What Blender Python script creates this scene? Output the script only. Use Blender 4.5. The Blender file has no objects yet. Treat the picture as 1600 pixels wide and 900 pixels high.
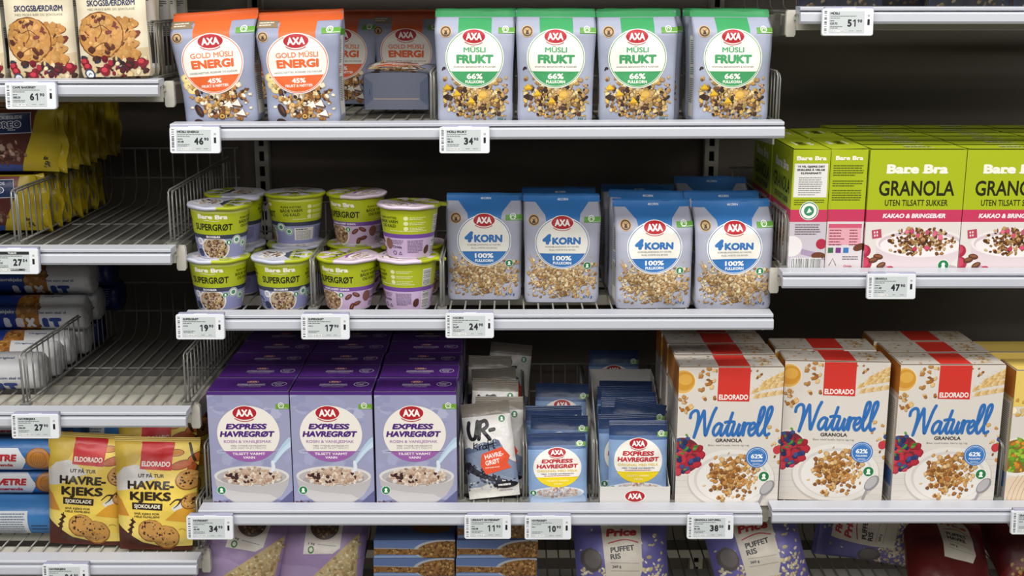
import bpy, math, random
import numpy as np
from mathutils import noise, geometry, Vector

# ------------------------------------------------------------------ camera, world, lights, exposure
scene = bpy.context.scene
COL = scene.collection
R = math.radians

cam_data = bpy.data.cameras.new('camera')
cam_data.sensor_width = 36.0
cam_data.lens = 36.0 * 1910 / 1600
cam = bpy.data.objects.new('camera', cam_data)
cam.location = (0.0, -2.0, 1.60)
cam.rotation_euler = (R(90 - 13.4), 0, 0)
COL.objects.link(cam)
scene.camera = cam

world = bpy.data.worlds.new('store_ambient')
scene.world = world
world.use_nodes = True
world.node_tree.nodes['Background'].inputs['Color'].default_value = (0.93, 0.96, 1.0, 1)
world.node_tree.nodes['Background'].inputs['Strength'].default_value = 0.028

def strip_light(name, x, y, z, sx, sy, power, tilt=0.0, col=(1.0, 0.975, 0.94)):
    l = bpy.data.lights.new(name, 'AREA')
    l.shape = 'RECTANGLE'; l.size = sx; l.size_y = sy; l.energy = power; l.color = col
    o = bpy.data.objects.new(name, l)
    o.location = (x, y, z); o.rotation_euler = (R(tilt), 0, 0)
    COL.objects.link(o)
    return o
strip_light('aisle_strip_light', 0.0, -1.40, 3.9, 6.0, 0.60, 122, 18)
strip_light('far_aisle_strip_light', 0.0, -4.4, 3.9, 8.0, 1.20, 172, 45)

scene.view_settings.view_transform = 'Standard'
scene.view_settings.look = 'None'
scene.view_settings.gamma = 1.0
scene.view_settings.use_curve_mapping = False
scene.view_settings.exposure = 0.36

# ------------------------------------------------------------------ colours and materials
def s2l(c):
    return c / 12.92 if c <= 0.04045 else ((c + 0.055) / 1.055) ** 2.4
def hx(h):
    h = h.lstrip('#')
    return tuple(s2l(int(h[i:i + 2], 16) / 255) for i in (0, 2, 4))

def base_mat(name):
    m = bpy.data.materials.new(name); m.use_nodes = True
    nt = m.node_tree
    return m, nt, nt.nodes['Principled BSDF']

def print_mat(name, rough, bump, scale, spec=0.5, coat=0.0):
    """printed packaging: colour per printed shape, fine procedural crinkle and gloss variation"""
    m, nt, b = base_mat(name)
    at = nt.nodes.new('ShaderNodeAttribute'); at.attribute_name = 'Col'
    tc = nt.nodes.new('ShaderNodeTexCoord')
    nz = nt.nodes.new('ShaderNodeTexNoise'); nz.inputs['Scale'].default_value = scale; nz.inputs['Detail'].default_value = 3
    nt.links.new(tc.outputs['Object'], nz.inputs['Vector'])
    bp = nt.nodes.new('ShaderNodeBump'); bp.inputs['Strength'].default_value = bump; bp.inputs['Distance'].default_value = 0.004
    nt.links.new(nz.outputs['Fac'], bp.inputs['Height'])
    nt.links.new(at.outputs['Color'], b.inputs['Base Color'])
    if bump > 0: nt.links.new(bp.outputs['Normal'], b.inputs['Normal'])
    mr = nt.nodes.new('ShaderNodeMapRange')
    mr.inputs['To Min'].default_value = rough - 0.06; mr.inputs['To Max'].default_value = rough + 0.08
    nt.links.new(nz.outputs['Fac'], mr.inputs['Value']); nt.links.new(mr.outputs['Result'], b.inputs['Roughness'])
    b.inputs['Specular IOR Level'].default_value = spec
    b.inputs['Coat Weight'].default_value = coat
    return m

def plain_mat(name, col, rough=0.5, metal=0.0, var=0.06, scale=30.0, spec=0.5):
    m, nt, b = base_mat(name)
    tc = nt.nodes.new('ShaderNodeTexCoord')
    nz = nt.nodes.new('ShaderNodeTexNoise'); nz.inputs['Scale'].default_value = scale; nz.inputs['Detail'].default_value = 4
    nt.links.new(tc.outputs['Object'], nz.inputs['Vector'])
    mx = nt.nodes.new('ShaderNodeMixRGB')
    c = hx(col)
    mx.inputs['Color1'].default_value = tuple(v * (1 - var) for v in c) + (1,)
    mx.inputs['Color2'].default_value = tuple(min(1, v * (1 + var)) for v in c) + (1,)
    nt.links.new(nz.outputs['Fac'], mx.inputs['Fac'])
    nt.links.new(mx.outputs['Color'], b.inputs['Base Color'])
    b.inputs['Roughness'].default_value = rough; b.inputs['Metallic'].default_value = metal
    b.inputs['Specular IOR Level'].default_value = spec
    return m

M = dict(
    film=print_mat('printed_film', 0.36, 0.42, 36),
    crinkle=print_mat('crinkled_foil', 0.30, 0.75, 48),
    paper=print_mat('printed_paper', 0.52, 0.30, 34, 0.4),
    board=print_mat('printed_cardboard', 0.42, 0.02, 25, 0.45),
    cup=print_mat('printed_cup', 0.34, 0.0, 25),
    screen=print_mat('epaper_screen', 0.45, 0.0, 40, 0.3),
    rail=plain_mat('anodised_rail', '#b9bcc4', 0.38, 0.0, 0.03, 12),
    steel=plain_mat('painted_beige_steel', '#b5b2a5', 0.5, 0.0, 0.05),
    deck=plain_mat('grey_deck_sheet', '#5c5b56', 0.5, 0.0, 0.06),
    wire=plain_mat('zinc_wire', '#8f8e88', 0.36, 0.35, 0.05),
    white=plain_mat('white_plastic', '#dfe2e6', 0.35, 0.0, 0.02),
    lilac=plain_mat('clear_lilac_holder', '#a9abc4', 0.25, 0.0, 0.03),
    clip=plain_mat('bracket_cap', '#c9c6ba', 0.4),
    back=plain_mat('taupe_back_panel', '#5f574f', 0.62, 0.0, 0.05, 6),
    black=plain_mat('slot_shade_black', '#0d0c0b', 0.8),
    floor=plain_mat('pale_floor_tile', '#8d8a84', 0.35, 0.0, 0.05, 4),
)

# ------------------------------------------------------------------ mesh collecting
class MB:
    """collects coloured faces and builds ONE mesh"""
    def __init__(s):
        s.v = []; s.n = []; s.loops = []; s.tot = []; s.col = []; s.smooth = []; s.nv = 0; s.custom = False
    def add(s, verts, faces, col, smooth=True, normals=None):
        verts = np.asarray(verts, float).reshape(-1, 3)
        s.v.append(verts)
        if normals is None: s.n.append(np.zeros_like(verts))
        else: s.n.append(np.asarray(normals, float).reshape(-1, 3)); s.custom = True
        percol = isinstance(col, (list, np.ndarray)); n = len(faces)
        s.loops.append(np.array([q for f in faces for q in f], np.int64) + s.nv); s.tot.append(np.array([len(f) for f in faces]))
        s.col.append(np.array(col, float).reshape(-1, 3) if percol else np.tile(np.array(col, float), (n, 1))); s.smooth.append(np.full(n, smooth))
        s.nv += len(verts)
    def tris(s, V, Nrm, cols, smooth=True):
        """V (n,3,3) unshared triangles, colours (n,3)"""
        n = len(V)
        if n == 0: return
        s.v.append(V.reshape(-1, 3))
        if Nrm is None: s.n.append(np.zeros((n * 3, 3)))
        else: s.n.append(Nrm.reshape(-1, 3)); s.custom = True
        s.loops.append(np.arange(n * 3) + s.nv); s.tot.append(np.full(n, 3))
        s.col.append(np.asarray(cols, float)); s.smooth.append(np.full(n, smooth))
        s.nv += n * 3
    def box(s, x0, x1, y0, y1, z0, z1, col=(.5, .5, .5)):
        v = [(x, y, z) for z in (z0, z1) for y in (y0, y1) for x in (x0, x1)]
        s.add(v, [(0, 2, 3, 1), (4, 5, 7, 6), (0, 1, 5, 4), (2, 6, 7, 3), (0, 4, 6, 2), (1, 3, 7, 5)], col, False)
    def prism(s, prof, x0, x1, col=(.5, .5, .5)):
        """profile in (y,z), extruded along x"""
        n = len(prof)
        v = [(x0, y, z) for y, z in prof] + [(x1, y, z) for y, z in prof]
        f = [(i, (i + 1) % n, (i + 1) % n + n, i + n) for i in range(n)]
        f += [tuple(range(n))[::-1], tuple(range(n, 2 * n))]
        s.add(v, f, col, False)
    def tube(s, pts, r, k=6, col=(.5, .5, .5)):
        pts = [Vector(p) for p in pts]
        rings = []
        for i, p in enumerate(pts):
            if i == 0: t = pts[1] - p
            elif i == len(pts) - 1: t = p - pts[i - 1]
            else: t = (pts[i + 1] - p).normalized() + (p - pts[i - 1]).normalized()
            t.normalize()
            a = Vector((0, 0, 1)) if abs(t.z) < .9 else Vector((1, 0, 0))
            u = t.cross(a).normalized(); w = t.cross(u)
            rings.append([p + u * (r * math.cos(2 * math.pi * j / k)) + w * (r * math.sin(2 * math.pi * j / k)) for j in range(k)])
        v = [q for ring in rings for q in ring]
        f = []
        for i in range(len(pts) - 1):
            for j in range(k):
                f.append((i * k + j, i * k + (j + 1) % k, (i + 1) * k + (j + 1) % k, (i + 1) * k + j))
        f += [tuple(range(k))[::-1], tuple(range((len(pts) - 1) * k, len(pts) * k))]
        s.add(v, f, col, True)
    def loft(s, P, colfn, caps=True, smooth=True, closed=True, capcol=None):
        """P (nv,np,3) rings; colfn(j,i) gives a face's colour"""
        nv, npt = P.shape[:2]
        f = []; c = []
        for j in range(nv - 1):
            for i in range(npt if closed else npt - 1):
                i2 = (i + 1) % npt
                q = (j * npt + i, j * npt + i2, (j + 1) * npt + i2, (j + 1) * npt + i)
                if smooth: f += [q[:3], (q[0], q[2], q[3])]; c += [colfn(j, i)] * 2
                else: f.append(q); c.append(colfn(j, i))
        s.add(P, f, c, smooth)
        if caps:
            for j, rev in ((0, True), (nv - 1, False)):
                ring = P[j]; cen = ring.mean(0)
                v = np.vstack([ring, cen[None]])
                fs = [((i, (i + 1) % npt, npt) if not rev else ((i + 1) % npt, i, npt)) for i in range(npt)]
                s.add(v, fs, capcol or colfn(min(j, nv - 2), 0), False)
    def mesh(s, name, mat):
        me = bpy.data.meshes.new(name)
        V = np.concatenate(s.v); L = np.concatenate(s.loops); T = np.concatenate(s.tot)
        me.vertices.add(len(V)); me.vertices.foreach_set('co', V.astype(np.float32).ravel())
        me.loops.add(len(L)); me.loops.foreach_set('vertex_index', L.astype(np.int32))
        me.polygons.add(len(T))
        me.polygons.foreach_set('loop_start', (np.cumsum(T) - T).astype(np.int32))
        me.polygons.foreach_set('use_smooth', np.concatenate(s.smooth).astype(bool))
        me.update(calc_edges=True)
        ca = me.color_attributes.new('Col', 'FLOAT_COLOR', 'CORNER')
        C = np.repeat(np.concatenate(s.col).astype(np.float32), T, axis=0)
        ca.data.foreach_set('color', np.hstack([C, np.ones((len(C), 1), np.float32)]).ravel())
        if s.custom:
            NN = np.concatenate(s.n)[L]
            me.normals_split_custom_set(NN.tolist())
        me.materials.append(M[mat] if isinstance(mat, str) else mat)
        return me
    def build(s, name, mat, parent=None):
        o = bpy.data.objects.new(name, s.mesh(name, mat))
        COL.objects.link(o)
        if parent is not None: o.parent = parent
        return o

class Surf:
    """a grid patch of a body, onto which printed artwork is laid"""
    def __init__(s, G):
        s.G = np.asarray(G, float)
        du = np.gradient(s.G, axis=1); dv = np.gradient(s.G, axis=0)
        n = np.cross(du, dv); l = np.linalg.norm(n, axis=2, keepdims=True)
        s.N = n / np.maximum(l, 1e-12)
    def ev(s, u, v, cen):
        nv, nu = s.G.shape[:2]
        fu = np.clip(u, 0, 1) * (nu - 1); fv = np.clip(v, 0, 1) * (nv - 1)
        i = np.clip(cen[:, 0].astype(int), 0, nu - 2)[:, None]; j = np.clip(cen[:, 1].astype(int), 0, nv - 2)[:, None]
        a = (fu - i)[..., None]; b = (fv - j)[..., None]
        up = ((cen[:, 0] - i[:, 0]) >= (cen[:, 1] - j[:, 0]))[:, None, None]
        def tr(A):
            q00, q10, q11, q01 = A[j, i], A[j, i + 1], A[j + 1, i + 1], A[j + 1, i]
            return np.where(up, q00 + a * (q10 - q00) + b * (q11 - q10), q00 + b * (q01 - q00) + a * (q11 - q01))
        n = tr(s.N); n /= np.maximum(np.linalg.norm(n, axis=-1, keepdims=True), 1e-9)
        return tr(s.G), n

def flat_surf(o, ux, vx):
    o, ux, vx = (np.asarray(q, float) for q in (o, ux, vx))
    return Surf(np.array([[o, o + ux], [o + vx, o + ux + vx]]))

_TEXT = {}
def text_tris(body, bold, shear):
    key = (body, bold, shear)
    if key not in _TEXT:
        c = bpy.data.curves.new('glyphs', 'FONT'); c.body = body; c.offset = bold; c.shear = shear; c.resolution_u = 3
        c.space_character = 1.0 + bold * 1.6
        o = bpy.data.objects.new('glyphs', c)
        me = bpy.data.meshes.new_from_object(o)
        v = np.array([p.co[:2] for p in me.vertices]); f = np.array([p.vertices[:] for p in me.polygons])
        bpy.data.objects.remove(o); bpy.data.meshes.remove(me); bpy.data.curves.remove(c)
        _TEXT[key] = (v[f], v.min(0), v.max(0))
    return _TEXT[key]

def smooth_pts(pts, n=6):
    p = [np.array(q, float) for q in pts]
    p = [2 * p[0] - p[1]] + p + [2 * p[-1] - p[-2]]
    out = []
    for i in range(1, len(p) - 2):
        for k in range(n):
            t = k / n
            out.append(.5 * ((2 * p[i]) + (-p[i - 1] + p[i + 1]) * t + (2 * p[i - 1] - 5 * p[i] + 4 * p[i + 1] - p[i + 2]) * t * t
                             + (-p[i - 1] + 3 * p[i] - 3 * p[i + 1] + p[i + 2]) * t ** 3))
    out.append(p[-2])
    return out

class Art:
    """flat printed artwork in millimetres: x from the middle, y from the bottom; L is the ink layer"""
    def __init__(s, seed=1):
        s.t = []; s.l = []; s.c = []; s.rng = random.Random(seed)
    def tri(s, T, col, L):
        T = np.asarray(T, float).reshape(-1, 3, 2)
        s.k = getattr(s, 'k', 0) + 1; L = L + (s.k % 40) * .004   # later ink lies a touch higher
        s.t.append(T); s.l.append(np.full(len(T), float(L)))
        s.c.append(np.tile(np.array(hx(col) if isinstance(col, str) else col), (len(T), 1)))
    def poly(s, pts, col, L):
        tess = geometry.tessellate_polygon([[Vector((x, y, 0)) for x, y in pts]])
        s.tri([[pts[i] for i in t] for t in tess], col, L)
    def rect(s, x0, y0, x1, y1, col, L=1, ang=0.0):
        p = np.array([(x0, y0), (x1, y0), (x1, y1), (x0, y1)], float)
        if ang:
            c = p.mean(0); a = R(ang); p = (p - c) @ np.array([[math.cos(a), math.sin(a)], [-math.sin(a), math.cos(a)]]) + c
        s.tri([[p[0], p[1], p[2]], [p[0], p[2], p[3]]], col, L)
    def ell(s, cx, cy, rx, ry=None, col='#ffffff', L=1, ylo=None, yhi=None, xlo=None, xhi=None, n=40, ang=0.0, wob=0.0):
        ry = rx if ry is None else ry; a = R(ang)
        pts = []
        for i in range(n):
            t = 2 * math.pi * i / n; w = 1 + wob * (s.rng.random() - .5) if wob else 1
            x, y = rx * w * math.cos(t), ry * w * math.sin(t)
            x, y = x * math.cos(a) - y * math.sin(a) + cx, x * math.sin(a) + y * math.cos(a) + cy
            if ylo is not None: y = max(y, ylo)
            if yhi is not None: y = min(y, yhi)
            if xlo is not None: x = max(x, xlo)
            if xhi is not None: x = min(x, xhi)
            pts.append((x, y))
        c = tuple(np.mean(pts, 0))
        s.tri([[c, pts[i], pts[(i + 1) % n]] for i in range(n)], col, L)
    def ring(s, cx, cy, r, w, col, L=1, n=48, ry=None, a0=0, a1=360):
        k = (ry or r) / r
        T = []
        for i in range(n):
            t0, t1 = R(a0 + (a1 - a0) * i / n), R(a0 + (a1 - a0) * (i + 1) / n)
            q = [(cx + rr * math.cos(t), cy + rr * k * math.sin(t)) for rr in (r - w / 2, r + w / 2) for t in (t0, t1)]
            T += [[q[0], q[2], q[3]], [q[0], q[3], q[1]]]
        s.tri(T, col, L)
    def text(s, body, cx, cy, h, w=None, col='#000000', L=5, bold=0.02, shear=0.0, ang=0.0, align='c'):
        """cy is the middle of the capitals, h the height of the capitals"""
        off, extra = 0.0, max(0.0, bold)
        T, lo, hi = text_tris(body, off, shear)
        lo = lo - extra; hi = hi + extra
        k = h / 0.722 * (1 - 1.2 * extra)
        sx = k if w is None else w / (hi[0] - lo[0])
        ox = {'c': (lo[0] + hi[0]) / 2, 'l': lo[0], 'r': hi[0]}[align]
        a = R(ang)
        shifts = [(0, 0)] if extra < .012 else [(extra * math.cos(R(q)), extra * math.sin(R(q))) for q in range(0, 360, 45)]
        for n, (dx, dy) in enumerate(shifts):
            X = (T[..., 0] + dx - ox) * sx; Y = (T[..., 1] + dy - 0.341) * k
            s.tri(np.stack([X * math.cos(a) - Y * math.sin(a) + cx, X * math.sin(a) + Y * math.cos(a) + cy], -1), col, L + n * .04)
    def stroke(s, pts, w, col, L=5, smooth=True, taper=None):
        p = smooth_pts(pts) if smooth and len(pts) > 2 else [np.array(q, float) for q in pts]
        n = len(p); lf = []; rt = []
        for i in range(n):
            d = p[min(i + 1, n - 1)] - p[max(i - 1, 0)]; d /= max(np.hypot(*d), 1e-9)
            ww = w if taper is None else w * (taper[0] + (taper[1] - taper[0]) * i / (n - 1))
            m = np.array([-d[1], d[0]]) * ww / 2
            lf.append(p[i] + m); rt.append(p[i] - m)
        s.nst = getattr(s, 'nst', 0) + 1
        L = L + .03 * (s.nst % 12)
        for i in range(n - 1): s.tri([[rt[i], rt[i + 1], lf[i + 1]], [rt[i], lf[i + 1], lf[i]]], col, L + .02 * i / n)
        for e, t in ((0, 0), (n - 1, 1)):
            ww = w if taper is None else w * taper[t]
            q = [p[e] + ww / 2 * np.array([math.cos(R(30 * k)), math.sin(R(30 * k))]) for k in range(12)]
            s.tri([[q[0], q[k], q[k + 1]] for k in range(1, 11)], col, L + .01 + .02 * t)
    def bars(s, x0, x1, y1, dy, n, col='#55555a', L=4, h=0.45):
        """lines of print too small to read"""
        for k in range(n):
            x = x0; y = y1 - k * dy; end = x1 - (s.rng.random() * .35 * (x1 - x0) if k == n - 1 else s.rng.random() * .06 * (x1 - x0))
            while x < end - 1:
                w = min(s.rng.uniform(2, 6.5), end - x); s.rect(x, y - dy * h, x + w * .86, y, col, L); x += w
    def barcode(s, x0, y0, x1, y1, L=3, vertical=True):
        s.rect(x0, y0, x1, y1, '#e9e9e6', L)
        t = x0 + 1 if vertical else y0 + 1
        while t < (x1 if vertical else y1) - 1:
            w = s.rng.choice((.5, .8, 1.2))
            if vertical: s.rect(t, y0 + 1, t + w, y1 - 1, '#26262a', L + .5)
            else: s.rect(x0 + .8, t, x1 - .8, t + w, '#26262a', L + .5)
            t += w + s.rng.choice((.6, .9, 1.4))
    def bits(s, n, where, bbox, size, palette, L=2, span=1.4, aspect=(.5, 1.0), rim=0.5, sides=(5, 7), center=None):
        """loose flakes, crumbs and berries as printed: irregular outlines, each with a darker rim"""
        r = s.rng; k = 0; tries = 0
        while k < n and tries < n * 30:
            tries += 1
            if center is not None:
                x, y = r.gauss(center[0], center[2]), r.gauss(center[1], center[3])
                if not (bbox[0] < x < bbox[2] and bbox[1] < y < bbox[3]): continue
            else: x, y = r.uniform(bbox[0], bbox[2]), r.uniform(bbox[1], bbox[3])
            if not where(x, y): continue
            a = r.uniform(0, math.pi); sz = r.uniform(*size); asp = r.uniform(*aspect); m = r.randint(*sides)
            ca, sa = math.cos(a), math.sin(a); q = []
            for i in range(m):
                t = 2 * math.pi * (i + r.uniform(-.2, .2)) / m; u = sz * r.uniform(.8, 1.1)
                q.append((u * math.cos(t), u * asp * math.sin(t)))
            base = np.array(hx(r.choice(palette))); sh = r.uniform(.8, 1.12); base = np.clip(base * sh, 0, 1)
            lay = L + span * k / n
            def place(f, dx=0, dy=0): return [(x + dx + f * (px * ca - py * sa), y + dy + f * (px * sa + py * ca)) for px, py in q]
            o = place(1.0); c = (x, y)
            s.tri([[c, o[i], o[(i + 1) % m]] for i in range(m)], tuple(base * rim), lay)
            o = place(.8, -.08 * sz, .12 * sz)
            s.tri([[c, o[i], o[(i + 1) % m]] for i in range(m)], tuple(base), lay + .6 * span / n)
            k += 1
    def bake(s, mb, surf, W, H, step=0.00013, lim=9.0):
        T = np.concatenate(s.t); Lr = np.concatenate(s.l); C = np.concatenate(s.c)
        # keep the winding upright
        ar = (T[:, 1, 0] - T[:, 0, 0]) * (T[:, 2, 1] - T[:, 0, 1]) - (T[:, 2, 0] - T[:, 0, 0]) * (T[:, 1, 1] - T[:, 0, 1])
        T[ar < 0] = T[ar < 0][:, ::-1]
        keep = np.abs(ar) > 1e-5
        T, Lr, C = T[keep], Lr[keep], C[keep]
        # print ends at the panel's edge
        T = clip_tris(T, Lr, C, W, H); T, Lr, C = T
        nv, nu = surf.G.shape[:2]
        F = np.stack([np.clip(T[..., 0] / W + .5, 0, 1) * (nu - 1), np.clip(T[..., 1] / H, 0, 1) * (nv - 1)], -1)
        if lim:
            for ax in ((1., 0.), (0., 1.), (1., -1.)):
                F, Lr, C = split_family(F, Lr, C, np.array(ax))
        P, N = surf.ev(F[..., 0] / (nu - 1), F[..., 1] / (nv - 1), F.mean(1))
        P = P + N * ((Lr + 1) * step)[:, None, None]
        mb.tris(P, N if lim else None, C, bool(lim))

def split_family(F, Lr, C, ax):
    """cut triangles wherever ax . F is a whole number, so print bends exactly with the body's facets"""
    done = []; eps = 1e-5
    while len(F):
        d = F @ ax; lo, hi = d.min(1), d.max(1); c = np.floor(lo + eps) + 1
        x = c < hi - eps
        done.append((F[~x], Lr[~x], C[~x]))
        if not x.any(): break
        F, Lr, C, d = F[x], Lr[x], C[x], (d[x] - c[x][:, None])
        sg = d > 0; one = sg.sum(1) == 1
        k = np.where(one, sg.argmax(1), (~sg).argmax(1)); ii = np.arange(len(F))
        v0, v1, v2 = F[ii, k], F[ii, (k + 1) % 3], F[ii, (k + 2) % 3]
        d0, d1, d2 = d[ii, k], d[ii, (k + 1) % 3], d[ii, (k + 2) % 3]
        p1 = v0 + (v1 - v0) * (d0 / (d0 - d1))[:, None]; p2 = v0 + (v2 - v0) * (d0 / (d0 - d2))[:, None]
        F = np.concatenate([np.stack([v0, p1, p2], 1), np.stack([p1, v1, v2], 1), np.stack([p1, v2, p2], 1)])
        Lr = np.tile(Lr, 3); C = np.tile(C, (3, 1))
        e1, e2 = F[:, 1] - F[:, 0], F[:, 2] - F[:, 0]
        ok = np.abs(e1[:, 0] * e2[:, 1] - e1[:, 1] * e2[:, 0]) > 1e-8
        F, Lr, C = F[ok], Lr[ok], C[ok]
    return tuple(np.concatenate([q[i] for q in done]) for i in range(3))

def clip_tris(T, Lr, C, W, H):
    lo = np.array([-W / 2, 0.0]); hi = np.array([W / 2, H])
    mn = T.min(1); mx = T.max(1)
    inside = ((mn >= lo - 1e-6) & (mx <= hi + 1e-6)).all(1); out = ((mx <= lo) | (mn >= hi)).any(1)
    oT = [T[inside]]; oL = [Lr[inside]]; oC = [C[inside]]
    for i in np.nonzero(~inside & ~out)[0]:
        p = [tuple(q) for q in T[i]]
        for ax, lim, sg in ((0, lo[0], 1), (0, hi[0], -1), (1, lo[1], 1), (1, hi[1], -1)):
            q = []
            for j in range(len(p)):
                a, b = p[j], p[(j + 1) % len(p)]; da, db = sg * (a[ax] - lim), sg * (b[ax] - lim)
                if da >= 0: q.append(a)
                if da * db < 0: f = da / (da - db); q.append((a[0] + f * (b[0] - a[0]), a[1] + f * (b[1] - a[1])))
            p = q
            if len(p) < 3: break
        if len(p) >= 3:
            t = np.array([[p[0], p[j], p[j + 1]] for j in range(1, len(p) - 1)])
            oT.append(t); oL.append(np.full(len(t), Lr[i])); oC.append(np.tile(C[i], (len(t), 1)))
    return np.concatenate(oT), np.concatenate(oL), np.concatenate(oC)

# ------------------------------------------------------------------ naming, tagging, copying
def tag(o, label, cat, group=None):
    o['label'] = label; o['category'] = cat
    if group: o['group'] = group
    return o
def empty(name, loc=(0, 0, 0)):
    o = bpy.data.objects.new(name, None); o.location = loc; o.empty_display_size = .02
    COL.objects.link(o); return o
_PROTO = {}
def put(proto, loc, label, cat, group=None, rot=(0, 0, 0), scale=None):
    """stand the prototype itself the first time, then copies of it and of each of its parts"""
    if not _PROTO.get(proto.name_full):
        _PROTO[proto.name_full] = True; o = proto
    else:
        o = proto.copy(); COL.objects.link(o)
        for ch in list(proto.children):
            c = ch.copy(); c.parent = o; COL.objects.link(c)
            for g in list(ch.children):
                d = g.copy(); d.parent = c; COL.objects.link(d)
        for k in ('label', 'category', 'group'):
            if k in o: del o[k]
    o.location = loc; o.rotation_euler = tuple(R(a) for a in rot)
    if scale: o.scale = scale
    return tag(o, label, cat, group)
# ------------------------------------------------------------------ the setting
def structure(o):
    o['kind'] = 'structure'; return o
mb = MB(); mb.box(-2.2, 2.2, 0.62, 0.66, 0.0, 2.2); structure(mb.build('wall_back', 'back'))
mb = MB(); mb.box(-3.0, 3.0, -4.0, 0.7, -0.05, 0.0); structure(mb.build('floor', 'floor'))

def upright(x):
    root = empty('upright_post', (x, 0.60, 0.0))
    mb = MB(); w = 0.0145; s = 0.0055
    mb.box(-w, -s, -.004, .004, 0, 2.15); mb.box(s, w, -.004, .004, 0, 2.15)
    z = 0.0
    while z < 2.14:
        mb.box(-s, s, -.004, .004, z, z + .011); z += .032
    mb.box(-w, -w + .002, .004, .0195, 0, 2.15); mb.box(w - .002, w, .004, .0195, 0, 2.15)
    mb.build('slotted_face', 'steel', root)
    mb = MB(); mb.box(-s, s, .012, .018, 0.0, 2.15); mb.build('slot_shade_strip', 'black', root)  # black strip standing in for the shade inside the slots
    return root
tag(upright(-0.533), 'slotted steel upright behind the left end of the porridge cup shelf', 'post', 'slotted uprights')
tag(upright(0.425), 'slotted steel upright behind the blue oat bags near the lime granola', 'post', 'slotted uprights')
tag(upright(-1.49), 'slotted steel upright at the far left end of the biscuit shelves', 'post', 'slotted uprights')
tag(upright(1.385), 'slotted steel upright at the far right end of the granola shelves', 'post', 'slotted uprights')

def shelf(x0, x1, z, label, deck, capside=None, wires=True, flange=False, tilt=0.0):
    root = empty('gondola_shelf', (x0, 0, z))
    w = x1 - x0
    mb = MB()
    prof = [(.034, 0), (.002, -.001), (.0, -.0025), (.0, -.006), (.006, -.007), (.006, -.0085), (-.003, -.0092), (-.0045, -.0115),
            (-.006, -.0230), (-.004, -.0268), (.004, -.0275), (.006, -.023), (.008, -.013), (.034, -.010)]
    mb.prism(prof, 0, w); mb.build('price_rail', 'rail', root)
    if flange:
        mb = MB(); mb.box(0, w, .020, .024, -.0375, -.012); mb.build('front_flange', 'steel', root)
    zd = -.010
    if wires:
        mb = MB(); n = int(w / .0262)
        for i in range(n + 1):
            x = .008 + (w - .016) * i / n
            mb.tube([(x, .030, zd), (x, .50, zd), (x, .525, zd + .006), (x, .54, zd + .03), (x, .545, zd + .11)], .0017, 5)
        for y, zz in ((.035, zd - .004), (.30, zd - .004), (.545, zd + .112), (.545, zd + .05)):
            mb.tube([(0, y, zz), (w, y, zz)], .0022, 5)
        mb.build('wire_deck', 'wire', root)
    for a, b in deck:
        mb = MB(); mb.box(.002, w - .002, a, b, zd - .012, zd - .0035)
        mb.box(.002, w - .002, a, a + .002, zd - .022, zd - .012)
        mb.build('support_plate', 'deck' if b - a > .12 else 'steel', root)
    for sx in (0.004, w - .004):
        mb = MB()
        v = [(sx - .0015, .06, -.045), (sx - .0015, .60, -.075), (sx - .0015, .60, -.016), (sx - .0015, .06, -.016)]
        v += [(a + .003, b, c) for a, b, c in v]
        mb.add(v, [(0, 3, 2, 1), (4, 5, 6, 7), (0, 1, 5, 4), (1, 2, 6, 5), (2, 3, 7, 6), (3, 0, 4, 7)], (.5, .5, .5), False)
        br = mb.build('bracket', 'steel', root)
        if capside is not None and ((sx > w / 2) == (capside > 0)):
            mb = MB(); x = sx + capside * .006
            prof = [(-.006, -.049), (.006, -.049), (.008, -.045), (.008, -.010), (.006, -.006), (-.006, -.006), (-.008, -.010), (-.008, -.045)]
            v = [(x + a, .052, b) for a, b in prof] + [(x + a, .062, b) for a, b in prof]; k = len(prof)
            mb.add(v, [(i, (i + 1) % k, (i + 1) % k + k, i + k) for i in range(k)] + [tuple(range(k)), tuple(range(k, 2 * k))[::-1]], (.5, .5, .5), False)
            mb.build('end_cap', 'clip', br)
    root.rotation_euler = (0, R(tilt), 0)
    return tag(root, label, 'shelf', 'gondola shelves')

BANDS3 = [(.034, .045), (.094, .135), (.19, .245), (.30, .50)]
BANDS2 = [(.034, .10), (.145, .50)]
BANDC = [(.034, .085), (.15, .21), (.30, .36), (.45, .50)]
shelf(-.558, .444, 1.399, 'middle bay shelf with grey rail under the orange and green muesli bags', BANDC, tilt=-.22)
shelf(-.556, .442, 1.077, 'middle bay wire shelf with grey rail under the porridge cups', [(.19, .235), (.33, .38), (.45, .50)], tilt=-.1)
shelf(-.552, .440, 0.722, 'middle bay shelf with grey rail under the purple porridge boxes', BANDC)
shelf(-1.55, -.572, 1.470, 'left bay shelf under the cream cookie bags', BANDC, 1, flange=True)
shelf(-1.55, -.570, 1.191, 'left bay shelf with grey sheet deck, half empty beside chocolate cookie packs', BANDS2, 1)
shelf(-1.55, -.562, 0.904, 'left bay open wire shelf, half empty beside white and blue biscuit rolls', BANDS3, 1)
shelf(-1.55, -.560, 0.626, 'left bay shelf under the yellow oat biscuit bags', BANDC, 1)
shelf(.460, 1.45, 1.585, 'right bay shelf at the top right corner of the photo', BANDC, -1, flange=True)
shelf(.454, 1.45, 1.151, 'right bay shelf with grey rail under the lime granola boxes', BANDC, -1)
shelf(.457, 1.45, 0.726, 'right bay shelf with grey rail under the white granola boxes', BANDC, -1)
shelf(-.556, .444, 0.445, 'low shelf under the lilac oat bags and crispbread boxes', BANDC)
shelf(.455, 1.45, 0.445, 'low shelf under the puffed rice bags at bottom right', BANDC)
shelf(-.558, .446, 1.745, 'middle bay shelf above the muesli bags', BANDS2)
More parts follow.
